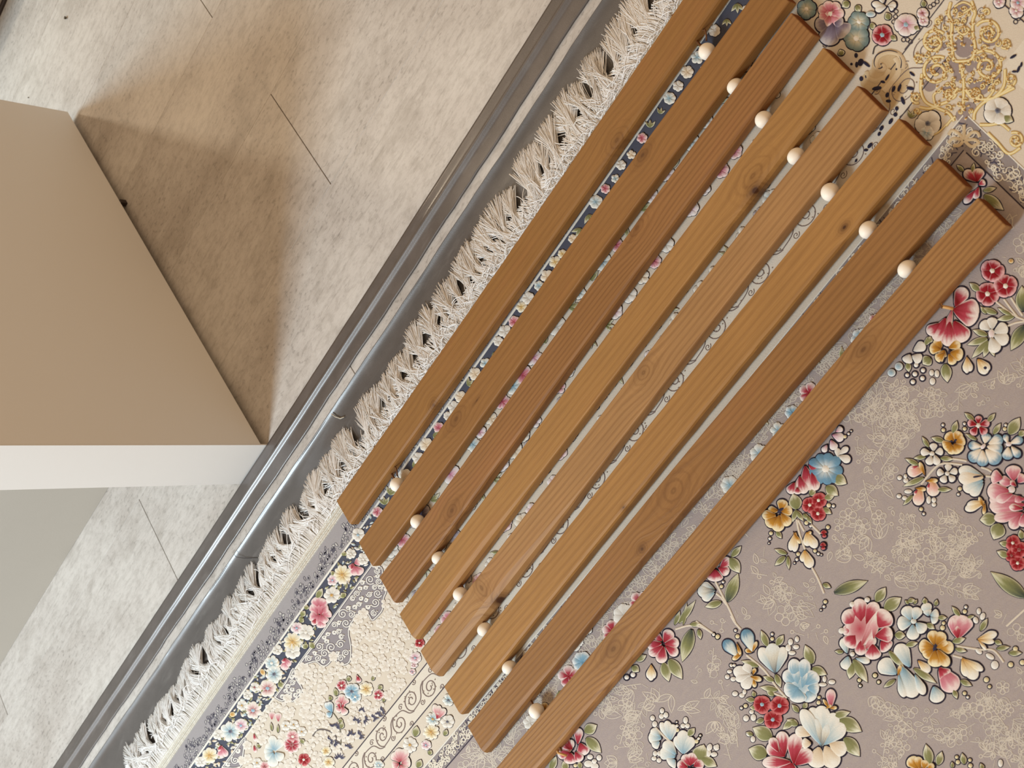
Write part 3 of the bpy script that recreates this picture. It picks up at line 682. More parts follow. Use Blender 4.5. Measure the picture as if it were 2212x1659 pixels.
j flower f W 5 1385 1070 110 20 NV
j flower p W 1020 60 900 30 60 / 1020 60 930 90 60 / 1040 50 1110 40 60 / 1050 60 1090 80 50 / 1000 30 980 -30 60
j leaf q G 1050 170 1020 110 60 / 1260 230 1310 260 50 / 1350 60 1340 0 50 / 1060 310 1110 350 50 / 640 480 620 430 60 / 880 230 930 220 60 / 700 20 640 60 70 / 760 50 800 100 60 / 2030 1010 2120 1050 80 / 1900 980 1960 1060 60
k flower p PINK 1650 130 1590 20 110 / 1680 130 1680 -20 130 / 1700 150 1770 90 110 / 1650 150 1570 130 110 / 1680 170 1690 260 100 ; p RED 1640 160 1600 230 60 / 1690 160 1700 110 60
k flower f YW 9 1400 400 95 0 GD
k flower f WP 5 1440 260 60 20 BL
k flower f W 6 1530 300 80 10 W
k flower f W 6 1400 490 80 30 W
k flower p PINK 1330 570 1310 680 90 / 1320 560 1370 640 70 ; p RED 1320 560 1310 610 56
k flower f WB 8 1190 610 75 10 W
k flower f WB 8 1215 720 90 30 NV
k flower f W 5 1245 480 50 0 W
k flower f WR 6 1150 860 90 0 BL
k flower f W 5 1020 850 50 20 RD
k flower f W 5 950 930 48 0 W
k flower f W 5 895 1030 55 10 GD
k flower f WR 7 1005 1080 85 20 BL
k flower f WP 6 885 1230 70 30 BL
k flower f WB 7 780 1290 100 0 NV
k flower f W 5 660 1320 55 0 W
k flower p PINK 690 1430 680 1560 80 / 690 1440 740 1540 70 ; p RED 680 1430 670 1490 50
k flower f YW 7 570 1530 80 10 GD
k flower f W 6 480 1590 55 0 W
k bud o GOLD 1100 700 34 24 60
k bud o GOLD 800 1120 30 26 0
k flower p WB 1210 1470 1130 1420 90 / 1210 1470 1190 1330 90 / 1220 1480 1290 1370 90 / 1210 1500 1130 1560 90 / 1210 1510 1200 1640 110 / 1230 1500 1300 1570 100 / 1200 1480 1110 1490 80
k flower f RED 8 1390 1420 90 10 RD
k flower f REDW 7 1400 1340 70 30 W
k flower f R2 5 1510 1570 60 10 W
k flower p REDW 1190 1170 1190 1090 70
k flower p REDW 1255 1190 1250 1100 70
k flower f W 6 1330 1230 48 0 GD
k flower f W 6 1410 1220 48 20 GD
k flower f W 6 1490 1290 48 0 GD
k flower p RED 1010 1310 1030 1390 40
k flower p RED 1010 1430 1030 1500 40
k flower f REDW 6 1120 1640 55 0 RD
k flower f W 6 1045 1600 50 0 GD
k leaf q G 1480 140 1520 90 60 / 1470 200 1500 160 60 / 1180 240 1180 240 10 / 1540 460 1500 420 60 / 1260 800 1300 860 60 / 1480 1400 1510 1370 60 / 1070 1450 1040 1410 40 / 1190 1280 1180 1200 30 / 1250 1300 1250 1220 30 / 1610 460 1560 400 60
l flower f W 7 735 590 70 0 W
l flower p PINK 760 720 730 800 100 / 780 720 850 690 110 / 790 760 880 860 130 / 770 740 790 880 120 ; p RED 750 740 760 810 56
l flower f YW 10 620 870 130 0 GD
l flower f WP 6 490 940 75 10 BL
l flower f W 7 480 1140 110 20 GD
l flower f W 5 830 340 90 20 BL
l flower f W 6 900 660 80 0 W
l flower p PINK 310 1340 200 1330 170 / 310 1300 250 1170 150 / 330 1300 360 1180 160 / 350 1340 440 1340 150 / 320 1400 240 1500 170 / 350 1400 380 1520 160 ; p RED 340 1390 300 1500 70 / 350 1370 380 1290 60
l leaf q G 640 620 640 560 80 / 520 880 460 820 60 / 280 1180 350 1050 90 / 130 1330 150 1270 70 / 100 1440 30 1470 80 / 650 1170 600 1110 90
m flower f RED 6 212 700 66 0 W
m flower f BLUE 6 330 770 100 10 NV
m flower f BLUE 5 370 830 70 30 W
m flower f YW 7 495 740 85 0 GD
m flower p RED 395 590 410 670 66 / 380 600 400 590 40
m flower f RED 6 640 810 66 20 W
m flower p REDW 205 920 140 860 80 / 210 910 210 800 90 / 230 920 280 850 80 / 210 950 150 1000 80 / 220 950 260 1040 90 ; p RED 200 970 170 890 50 / 220 970 230 900 50
m flower p BLUE 100 1010 20 900 70 / 100 1010 60 890 80 / 100 1010 40 1060 70
m leaf q G 150 820 130 730 60 / 290 650 290 590 60 / 90 870 60 820 50 / 190 1130 200 1080 60 / 200 1200 220 1120 60 / 640 740 680 700 60 / 560 640 590 590 40 / 700 890 690 840 40 / 1060 1290 1080 1170 90 / 1400 1280 1430 1210 60 / 1090 1650 1130 1560 80 / 1220 1500 1250 1450 60
m flower p REDW 1330 1080 1280 920 80 / 1330 1080 1340 930 70 / 1335 1080 1410 970 80 ; p RED 1320 1090 1330 1010 60
m flower f WB 9 1270 1090 80 0 GD
m flower f YW 9 1250 1240 95 10 GD
m flower f W 8 1005 1390 90 0 GD
m flower f WP 6 1190 1390 62 20 BL
m flower f W 6 1440 1120 80 0 NV
m flower f WB 6 1450 870 70 0 NV
m flower p REDW 880 1590 800 1480 120 / 890 1580 870 1430 110 / 900 1580 960 1440 120 / 910 1600 1010 1580 130 / 880 1610 800 1640 120 / 900 1620 940 1700 130 ; p RED 870 1580 830 1510 60 / 900 1570 920 1490 60
m flower f R2 5 1115 205 55 0 W
m flower f WP 5 1065 380 72 10 BL
m flower f WP 5 1050 465 40 0 W
m flower f WP 5 1030 540 40 20 BL
m flower f WB 6 640 1620 60 0 W
m flower f YW 6 30 1460 60 0 GD
m flower f YW 6 60 1590 70 0 GD
'''
CENT = {'BL': L(150, 190, 212), 'W': L(246, 242, 230), 'RD': L(150, 40, 48), 'GD': L(206, 158, 70), 'NV': L(70, 74, 100), 'WD': L(248, 244, 232)}
cream_berry = L(238, 226, 180); white_berry = L(250, 248, 240); stem_col = L(236, 226, 208)
KEEP = []          # discs on the field kept free of the pale tracery
fw_y = []
def draw_line(line):
    tok = line.split(None, 2); sh, name, rest = tok
    ox, oy, s = SHEET[sh]
    X = lambda a: ox + float(a) / s
    Y = lambda a: oy + float(a) / s
    small = sh in 'klm'
    g = G(); many = name in ('leaf', 'berry', 'blossom', 'stem')
    lv = 0
    for item in rest.split(';'):
        w = item.split(); op = w[0]
        if op in 'pq':
            pal = PAL[w[1]]
            for grp in ' '.join(w[2:]).split('/'):
                a = [float(t) for t in grp.split()]
                x0, y0, x1, y1, ww = X(a[0]), Y(a[1]), X(a[2]), Y(a[3]), a[4] / s
                if math.hypot(x1 - x0, y1 - y0) < 1: continue
                petal(g, x0, y0, x1, y1, ww, pal, lv, 'r' if op == 'p' else 't', outline=(0 if sh in 'kl' else 1.6 if small else 3.0) if op == 'p' else 1.8)
                KEEP.append(((x0 + x1) / 2, (y0 + y1) / 2, math.hypot(x1 - x0, y1 - y0) * 0.5 + 12))
                lv = (lv + 1) % 6 if op == 'p' else 0
                if many: g.build(name); g = G()
        elif op == 'f':
            pal = PAL[w[1]]; n = int(w[2]); cx, cy, r, a0 = X(w[3]), Y(w[4]), float(w[5]) / s, float(w[6])
            for k in range(n):
                a = math.radians(a0) + 2 * math.pi * k / n + rnd.uniform(-0.08, 0.08); q = r * rnd.uniform(0.93, 1.08)
                petal(g, cx + math.cos(a) * r * 0.12, cy + math.sin(a) * r * 0.12, cx + math.cos(a) * q, cy + math.sin(a) * q,
                      2 * r * math.sin(math.pi / n) * (0.86 if small else 0.94), pal, k % 3, 'r', outline=(0 if sh in 'kl' else 0.9) if small else 2.2, nu=7, nv=7)
            c = CENT[w[7]]; dome(g, cx, cy, r * 0.22, r * 0.22, 0, c, mixc(c, white_berry, 0.35), 4)
            KEEP.append((cx, cy, r + 9))
        elif op == 'o':
            pal = PAL[w[1]]
            for grp in ' '.join(w[2:]).split('/'):
                a = [float(t) for t in grp.split()]
                dome(g, X(a[0]), Y(a[1]), a[2] / s, a[3] / s, math.radians(a[4]), pal[1], pal[2], 3 if not many else 0, outline=1.5 if not small else 0)
                KEEP.append((X(a[0]), Y(a[1]), 12))
        elif op in 'ce':
            for grp in ' '.join(w[1:]).split('/'):
                a = [float(t) for t in grp.split()]
                r = a[2] / s
                col = cream_berry if r > 3.9 and op == 'c' else white_berry
                dome(g, X(a[0]), Y(a[1]), r * 0.95, r * 0.95, 0, col, mixc(col, white_berry, 0.3), 0, outline=2.3 if op == 'c' else 3.4, n=10)
                KEEP.append((X(a[0]), Y(a[1]), 10)); g.build(name); g = G()
        elif op == 'm':
            a = [float(t) for t in w[1:]]
            pts = [(X(a[i]), Y(a[i + 1])) for i in range(0, len(a), 2)]
            ribbon(g, smooth_pts(pts, 6), 4.2, stem_col, 0.0004, 0.0005)
            for p_ in pts: KEEP.append((p_[0], p_[1], 8))
            if many: g.build(name); g = G()
    g.build(name)
for ln in DRAW.strip().split('\n'): draw_line(ln)

# ---- pale tracery all over the mauve field
def tracery():
    g = G(); r = random.Random(11); cols = [L(218, 210, 197), L(224, 215, 200), L(208, 200, 188)]
    grid = {}
    for (x, y, q) in KEEP: grid.setdefault((int(x // 60), int(y // 60)), []).append((x, y, q))
    def free(x, y, m):
        for i in range(-2, 3):
            for j in range(-2, 3):
                for (a, b, q) in grid.get((int(x // 60) + i, int(y // 60) + j), ()):
                    if (a - x) ** 2 + (b - y) ** 2 < (q + m) ** 2: return False
        return True
    def infield(x, y):
        a, b = chart(x, y); return a > skew(0.2765, b) + 0.004 and b < YT - 0.006 and a < 0.9 and b > -0.95
    def ok(pts): return all(infield(*p) and free(p[0], p[1], 1) for p in pts[::3] + [pts[-1]])
    def put(pts, w=1.9):
        if ok(pts): ribbon(g, pts, w, r.choice(cols), 0.00016, 0.00008)
    def leaf(x, y, a, ln, wd, inner=True):
        ca, sa = math.cos(a), math.sin(a); p = []
        for k in range(15):
            t = k / 14 * 2
            u = t if t <= 1 else 2 - t; sgn = 1 if t <= 1 else -1
            v = sgn * wd * math.sin(math.pi * u ** 0.8)
            p.append((x + ca * u * ln - sa * v, y + sa * u * ln + ca * v))
        put(p)
        if inner: put([(x + ca * ln * t, y + sa * ln * t) for t in (0.1, 0.4, 0.7)], 1.3)
    def bloom(x, y, rad, n):
        a0 = r.uniform(0, 6)
        for k in range(n):
            a = a0 + 2 * math.pi * k / n
            put([(x + math.cos(a) * rad * 0.65 + math.cos(q) * rad * 0.42, y + math.sin(a) * rad * 0.65 + math.sin(q) * rad * 0.42) for q in [2 * math.pi * i / 9 + a for i in range(10)]])
        put([(x + math.cos(q) * rad * 0.2, y + math.sin(q) * rad * 0.2) for q in [2 * math.pi * i / 6 for i in range(7)]], 2.0)
    def sprig(x, y, a, ln):
        bend = r.uniform(-0.012, 0.012); pts = []; px, py = x, y
        n = int(ln / 5)
        for k in range(n):
            pts.append((px, py)); a += bend; px += math.cos(a) * 5; py += math.sin(a) * 5
            if k % 2 == 1:
                sd = 1 if (k // 2) % 2 else -1
                q = a + sd * r.uniform(0.6, 1.1); m = r.uniform(11, 26)
                if r.random() < 0.55: leaf(px, py, q, m, m * 0.24, m > 13)
                elif r.random() < 0.6:
                    put([(px + math.cos(q) * m * t, py + math.sin(q) * m * t) for t in (0, 0.5, 1)], 1.3)
                    put([(px + math.cos(q) * (m + 3) + 4 * math.cos(w), py + math.sin(q) * (m + 3) + 4 * math.sin(w)) for w in [i * 0.9 for i in range(8)]])
                else: put(spiral(px + math.cos(q) * 8, py + math.sin(q) * 8, 7, 2, math.degrees(q) + 180, 1.2 * sd, 10))
        put(pts, 1.8); leaf(px, py, a, 17, 4.5)
    placed = []
    for _ in range(7000):
        x, y = r.uniform(1000, 2330), r.uniform(380, 1720)
        if not infield(x, y) or not free(x, y, 10): continue
        if any((x - a) ** 2 + (y - b) ** 2 < 22 ** 2 for a, b in placed): continue
        placed.append((x, y)); k = r.random()
        if k < 0.58: sprig(x, y, r.uniform(0, 6.28), r.uniform(40, 120))
        elif k < 0.76: bloom(x, y, r.uniform(12, 22), r.choice((5, 5, 6)))
        else:
            a = r.uniform(0, 6.28)
            for q in (-0.6, 0, 0.6): leaf(x, y, a + q, r.uniform(24, 42), r.uniform(6, 10))
    g.build('tracery', kind='stuff', smooth=False, label='pale cream line tracery woven over the mauve field')
tracery()

# ---- running border patterns, built along the whole length (drawing points from rug metres)
def ch(x0, y): return unchart(skew(x0, y), y)
rb = random.Random(5)
def edge_lines():
    g = G(); dk = L(104, 102, 114); pl = L(204, 202, 196)
    def loop(x0, y, ln, wd, a, fill):
        ca, sa = math.cos(a), math.sin(a); p = []
        for k in range(13):
            q = 2 * math.pi * k / 12
            u = ln * (0.5 + 0.5 * math.cos(q)); v = wd * math.sin(q) * (0.7 + 0.3 * math.cos(q))
            p.append(ch(x0 + ca * u - sa * v, y + sa * u + ca * v))
        if fill: flat(g, p[:-1], pl, 0.00012)
        ribbon(g, p, 1.05, dk, 0.0002, 0.0001)
    y = Y0 + 0.01
    per = 0.073
    while y < 0.95:
        f = (y / per) % 1.0; depth = 0.0085 + 0.0165 * math.sin(math.pi * f) ** 0.8
        n = max(1, int(depth / 0.0058))
        for k in range(n):
            x0 = -0.0500 - (k + rb.uniform(0.2, 0.8)) * depth / n
            loop(x0, y + rb.uniform(-0.002, 0.002), rb.uniform(0.0048, 0.0085), rb.uniform(0.0020, 0.0032), rb.uniform(0, 6.28), rb.random() < 0.9)
        y += 0.0047
    g.build('edge_vine', kind='stuff', smooth=False)
edge_lines()

def scroll_band():
    g = G(); br = L(138, 122, 116)
    per = 0.0385; n = int((0.70 - Y0) / per); k = 0
    for k in range(n):
        y = Y0 + 0.012 + k * per; sd = 1 if k % 2 else -1
        xc = 0.1828 + sd * 0.0045
        cx, cy = ch(xc, y)
        pts = [ch(xc + 0.0135 * q[0] * sd, y + 0.0165 * q[1]) for q in spiral(0, 0, 1.0, 0.12, 200, 1.75, 34)]
        ribbon(g, pts, 2.2, br, 0.0002, 0.0002)
        ribbon(g, smooth_pts([ch(xc - sd * 0.0127, y - 0.006), ch(xc - sd * 0.010, y + 0.014), ch(xc + sd * 0.001, y + 0.024), ch(xc + sd * 0.0045, y + 0.033)], 5), 2.2, br, 0.0002, 0.0002)
        a = ch(xc - sd * 0.016, y + 0.010)
        ribbon(g, [ch(xc - sd * 0.0145 + 0.0042 * q[0], y + 0.015 + 0.005 * q[1]) for q in spiral(0, 0, 1, 0.2, 90, 1.3 * sd, 14)], 1.7, br, 0.0002, 0.0002)
        ribbon(g, [ch(xc + sd * 0.0135 + 0.0036 * q[0], y + 0.019 + 0.0045 * q[1]) for q in spiral(0, 0, 1, 0.2, -90, -1.3 * sd, 14)], 1.7, br, 0.0002, 0.0002)
        for _ in range(9):
            a = rb.uniform(0, 6.28); q = rb.uniform(0.004, 0.0125)
            dome(g, *ch(xc + math.cos(a) * q, y + math.sin(a) * q * 1.25), 1.7, 1.2, a, L(150, 134, 126), L(170, 156, 146), dz=0.0002, n=6)
    for x0 in (0.1624, 0.2034):
        yy = [Y0 + 0.02 * i for i in range(int(((0.69 if x0 < 0.2 else 0.645) - Y0) / 0.02))]
        ribbon(g, [ch(x0, y) for y in yy], 2.2, L(84, 76, 84), 0.0003, 0.0002)
    yy = [Y0 + 0.02 * i for i in range(int((YT - Y0) / 0.02))] + [YT]
    ribbon(g, [ch(0.2770, y) for y in yy], 2.3, L(70, 62, 76), 0.0003, 0.0002)
    ribbon(g, [ch(0.2540, y) for y in yy + [YT + 0.022]], 2.6, c_white, 0.0003, 0.0003)
    # along the far side
    xx = [0.24 + 0.02 * i for i in range(25)]
    for yl, xs, cl in ((YT, 0.259, L(58, 50, 62)), (YT + 0.0245, 0.236, c_white), (YT + 0.1165, 0.145, L(66, 58, 70))):
        ribbon(g, [unchart(xs + 0.02 * i, yl) for i in range(26)], 2.8, cl, 0.0003, 0.0002)
    g.build('border_scrolls', kind='stuff')
scroll_band()

def lace():
    g = G(); wh = L(240, 234, 218); nv = L(84, 80, 98)
    def fill(fx, ln, w):
        y = 0.0
        while y < ln:
            for _ in range(3):
                u = rb.uniform(0.12, 0.88) * w
                r0 = rb.uniform(0.0022, 0.0046); sd = rb.choice((-1, 1)); a0 = rb.uniform(0, 360)
                ribbon(g, [fx(u + r0 * q[0], y + r0 * 1.2 * q[1]) for q in spiral(0, 0, 1, 0.25, a0, rb.uniform(0.6, 1.3) * sd, 12)], rb.uniform(1.8, 2.8), wh, 0.0002 + rb.uniform(0, 0.0002), 0.0003)
            for _ in range(2):
                u = rb.uniform(0.1, 0.9) * w; a = rb.uniform(0, 6.28)
                ribbon(g, [fx(u + 0.003 * t * math.cos(a), y + 0.003 * t * math.sin(a)) for t in (-1, 0, 1)], rb.uniform(1.6, 3), nv, 0.00015, 0.0001)
            y += 0.0047
    fill(lambda u, t: ch(0.2545 + u, Y0 + t), YT - Y0 + 0.02, 0.0215)
    fill(lambda u, t: unchart(0.262 + t, YT + 0.002 + u), 0.45, 0.021)
    g.build('lace_scrolls', kind='stuff')
lace()

# navy, cream and floral bands where no flower was drawn one by one: seen only through the gaps between slats
hid = []
def scatter(x0, x1, ya, yb, step, pals, rr, seed):
    r = random.Random(seed); y = ya
    g = G(); lv = 0
    while y < yb:
        x = x0 + rr * 0.5
        while x < x1 - rr * 0.3:
            cx, cy = ch(x + r.uniform(-0.3, 0.3) * rr, y + r.uniform(-0.3, 0.3) * rr)
            px = rr * r.uniform(0.7, 1.15) / 0.00062; p = r.choice(pals); n = r.choice((5, 6, 7)); a0 = r.uniform(0, 6)
            if r.random() < 0.72:
                for k in range(n):
                    a = a0 + 2 * math.pi * k / n
                    petal(g, cx, cy, cx + math.cos(a) * px, cy + math.sin(a) * px, px * 0.9, PAL[p], k % 3, outline=1.1, nu=4, nv=5)
            else:
                for k in range(3):
                    a = a0 + k * 0.7; petal(g, cx, cy, cx + math.cos(a) * px * 1.4, cy + math.sin(a) * px * 1.4, px * 0.55, PAL['G'], 0, 't', outline=1.0, nu=4, nv=5)
            x += step
        y += step * 0.95
    return g
def navy_filler():
    g = G(); r = random.Random(77); y = -0.93
    while y < -0.27:
        for _ in range(5):
            x = r.uniform(-0.041, -0.001); cx, cy = ch(x, y + r.uniform(-0.004, 0.004))
            if any((cx - a) ** 2 + (cy - b) ** 2 < (q * 0.55) ** 2 for a, b, q in KEEP): continue
            a = r.uniform(0, 6.28); ln = r.uniform(6, 12)
            petal(g, cx, cy, cx + math.cos(a) * ln, cy + math.sin(a) * ln, ln * 0.5, PAL[r.choice(('G', 'G', 'W', 'CR', 'WB'))], 0, r.choice('rtt'), nu=4, nv=5)
        y += 0.0045
    g.build('navy_band_leaves', kind='stuff')
navy_filler()
gg = scatter(-0.041, 0.0, -0.28, 0.62, 0.019, ['W', 'W', 'CR', 'YW', 'PINK', 'WB'], 0.0085, 3); gg.build('navy_band_flowers', kind='stuff')
gg = scatter(0.012, 0.160, -0.29, 0.50, 0.026, ['WP', 'W', 'PINK', 'WB', 'CR', 'PURP'], 0.012, 4); gg.build('cream_band_flowers', kind='stuff')
gg = scatter(0.207, 0.250, -0.30, 0.56, 0.022, ['W', 'WB', 'REDW', 'YW', 'WP'], 0.0095, 6); gg.build('floral_band_flowers', kind='stuff')
gg = scatter(0.285, 0.330, -0.24, 0.0, 0.030, ['WB', 'RED', 'GOLD', 'W', 'BLUE'], 0.014, 8); gg.build('field_flowers', kind='stuff')
gg = scatter(0.285, 0.325, 0.16, 0.40, 0.028, ['WB', 'RED', 'RED', 'W', 'BLUE'], 0.013, 9); gg.build('field_flowers', kind='stuff')

# embossed cream blossoms of the wide cream band, with the grey scroll panels set in it
def S(sh, *a):
    ox, oy, s = SHEET[sh]; return [(ox + a[i] / s, oy + a[i + 1] / s) for i in range(0, len(a), 2)]
PANELS = [S('l', 1000, 752, 1130, 770, 1150, 880, 1170, 1000, 1195, 1090, 1160, 1180, 1145, 1330, 1075, 1420, 1010, 1470, 965, 1400, 900, 1330, 830, 1390, 800, 1460) + S('k', 2030, 130, 1950, 280, 1972, 440, 1962, 590, 1890, 625, 1830, 590, 1795, 530, 1765, 600, 1700, 640, 1625, 590, 1560, 605, 1470, 618, 1640, 390, 1900, 20),
          S('k', 1220, 950, 1330, 800, 1400, 660, 1430, 770, 1490, 870, 1440, 950, 1390, 990, 1350, 950, 1290, 985),
          S('k', 690, 1650, 800, 1500, 915, 1350, 910, 1440, 890, 1570, 860, 1650)]
def emboss():
    from mathutils.geometry import intersect_point_quad_2d
    g = G(); r = random.Random(21)
    def inside(p, poly):
        x, y = p; c = False
        for i in range(len(poly)):
            (x1, y1), (x2, y2) = poly[i], poly[i - 1]
            if (y1 > y) != (y2 > y) and x < (x2 - x1) * (y - y1) / (y2 - y1) + x1: c = not c
        return c
    y = -0.93
    while y < -0.30:
        x = 0.012
        while x < 0.157:
            cx, cy = ch(x + r.uniform(-0.004, 0.004), y + r.uniform(-0.004, 0.004))
            if not any(inside((cx, cy), P) for P in PANELS) and all((cx - a) ** 2 + (cy - b) ** 2 > (q * 0.75) ** 2 for a, b, q in KEEP):
                n = r.choice((4, 5, 5)); a0 = r.uniform(0, 6); px = r.uniform(8, 13)
                for k in range(n):
                    a = a0 + 2 * math.pi * k / n
                    petal(g, cx, cy, cx + math.cos(a) * px, cy + math.sin(a) * px, px * 0.85, PAL['EMB'], k % 2, nu=4, nv=5, dz=0.00035, streak=0.1)
            x += 0.0150
        y += 0.0150
    g.build('embossed_blossoms', kind='stuff', label='raised cream blossoms carved in the cream band')
    for poly in PANELS:
        q = G(); flat(q, poly, L(158, 152, 156), 0.0001)
        lp = smooth_pts(poly + [poly[0]], 3)
        ribbon(q, lp, 4.6, L(104, 98, 110), 0.0003, 0.0002); ribbon(q, lp, 2.4, L(244, 242, 234), 0.0005, 0.0003)
        xs = [p[0] for p in poly]; ys = [p[1] for p in poly]
        placed = []
        for _ in range(3200):
            x, y = r.uniform(min(xs), max(xs)), r.uniform(min(ys), max(ys)); rad = r.uniform(4.6, 13)
            if not all(inside((x + rad * 1.05 * math.cos(t), y + rad * 1.05 * math.sin(t)), poly) for t in (0, 0.8, 1.6, 2.4, 3.2, 4.0, 4.8, 5.6)): continue
            if any((x - a) ** 2 + (y - b) ** 2 < ((rad + c) * 0.90) ** 2 for a, b, c in placed): continue
            placed.append((x, y, rad))
            sp = spiral(x, y, rad, 1.5, r.uniform(0, 360), r.choice((-1.7, 1.7)), 26)
            ribbon(q, sp, 4.0, L(112, 106, 116), 0.00025, 0.0001); ribbon(q, sp, 2.3, L(244, 242, 234), 0.0004, 0.0004)
            dome(q, x + rad * 0.9, y - rad * 0.6, 1.8, 1.8, 0, c_white, c_white, n=6)
        q.build('scroll_panel', label='grey panel with white scrolls')
emboss()

# navy leaf sprays, cream scroll and dark flecks, gold arabesque
def fans():
    g = G(); r = random.Random(31)
    for (x, y, a, n) in [(440, 1010, -80, 6), (370, 1130, -60, 6), (560, 1090, -20, 6), (660, 1010, -30, 5), (130, 1190, -70, 7), (320, 1290, -100, 6), (400, 1290, -20, 6), (60, 1350, -30, 6), (180, 1560, -90, 6), (270, 1430, -60, 5), (110, 1360, 10, 5), (460, 1080, 20, 5), (620, 1060, -60, 5)]:
        cx, cy = S('m', x, y)[0]
        for k in range(n):
            q = math.radians(a + (k - (n - 1) / 2) * 26); ln = r.uniform(8, 16)
            petal(g, cx + math.cos(q) * 4, cy + math.sin(q) * 4, cx + math.cos(q) * ln, cy + math.sin(q) * ln, 5.2, PAL['NAVY'], 0, 't', nu=4, nv=5)
    ribbon(g, smooth_pts(S('m', 210, 1450, 150, 1310, 80, 1240, -20, 1210, -90, 1230, -130, 1290), 6), 3.2, L(120, 112, 110), 0.0003, 0.0005)
    ribbon(g, smooth_pts(S('m', 200, 1400, 190, 1230, 180, 1130, 110, 1020), 6), 2.2, L(120, 116, 100), 0.0003, 0.0005)
    for x, y, rx, ry, a in [(760, 480, 16, 22, 0), (800, 540, 26, 34, 20), (765, 560, 14, 26, 0), (850, 555, 40, 14, 40), (805, 682, 18, 22, 0), (850, 660, 13, 20, 0), (1122, 545, 14, 17, 0), (1115, 600, 14, 12, 0), (990, 708, 24, 12, 20), (940, 765, 44, 18, -10), (1040, 740, 12, 44, 30), (1085, 770, 14, 30, 20), (1030, 822, 16, 24, 20), (1135, 760, 14, 36, 20), (1165, 872, 16, 38, -20), (1112, 940, 16, 20, 0), (1100, 992, 18, 20, 0), (1245, 640, 30, 12, 40), (1230, 765, 34, 16, 10), (1040, 875, 24, 14, 0), (720, 555, 12, 12, 0), (1060, 1050, 16, 30, 30), (980, 1110, 16, 26, 30), (960, 1160, 14, 20, 20), (880, 1260, 16, 30, 40), (845, 1300, 20, 12, 0), (1030, 670, 10, 34, 30), (2120, 490, 34, 12, -30), (2165, 600, 12, 34, 20), (2130, 620, 24, 10, 0), (2190, 560, 10, 24, 10), (760, 1390, 10, 16, 20)]:
        p = S('j', x, y)[0]; dome(g, p[0], p[1], rx / 4.007, ry / 4.007, math.radians(a), PAL['DOT'][0], PAL['DOT'][1], dz=0.0004, n=9)
    g.build('navy_sprays', kind='stuff')
    g = G()
    flat(g, S('j', 890, 600, 900, 520, 950, 450, 1060, 420, 1160, 460, 1210, 560, 1230, 680, 1180, 800, 1120, 900, 1060, 960, 1000, 900, 960, 820, 860, 780, 800, 740, 790, 680, 850, 620), L(216, 194, 156), 0.00015)
    sc = smooth_pts(S('j', 985, 560, 1000, 590, 960, 605, 930, 560, 950, 490, 1030, 452, 1120, 465, 1165, 530, 1160, 600), 6)
    ribbon(g, sc, 11, L(226, 206, 172), 0.0003, 0.0012); ribbon(g, [(x - 2.2, y - 2.2) for x, y in sc], 3.0, L(72, 66, 76), 0.0011, 0.0002)
    g.build('cream_scroll', label='carved cream scroll with dark outline'); g = G()
    ribbon(g, smooth_pts(S('j', 1100, 500, 1130, 560, 1120, 640, 1060, 720, 1000, 790), 6), 12, L(230, 212, 180), 0.0003, 0.001)
    g.build('cream_frond'); g = G()
    ribbon(g, smooth_pts(S('j', 850, 620, 870, 680, 940, 700, 1010, 660, 1050, 600), 6), 10, L(222, 202, 166), 0.0003, 0.001)
    g.build('cream_frond'); g = G()
    ribbon(g, smooth_pts(S('j', 905, 470, 920, 410, 950, 390), 5), 3, L(84, 80, 80), 0.0003, 0.0003)
    for pts in (S('j', 1500, 30, 1340, 230, 1180, 430), S('j', 1220, 930, 1180, 975, 1135, 1015), S('j', 560, 350, 540, 385, 490, 410, 470, 395)):
        g.build('outline_curl'); g = G(); ribbon(g, smooth_pts(pts, 4), 2.0, L(104, 96, 96), 0.0003, 0.0002)
    for x, y in [(1105, 100), (1100, 145), (1085, 190), (1400, 60), (1430, 40), (1460, 15), (1170, 345), (1205, 345), (1230, 362), (2140, 190), (2165, 160)]:
        g.build('outline_curl'); g = G(); p = S('j', x, y)[0]; ribbon(g, spiral(p[0], p[1], 4.6, 4.6, 0, 1.0, 10), 2.0, L(66, 62, 74), 0.0003, 0.0002)
    g.build('outline_curl')
fans()

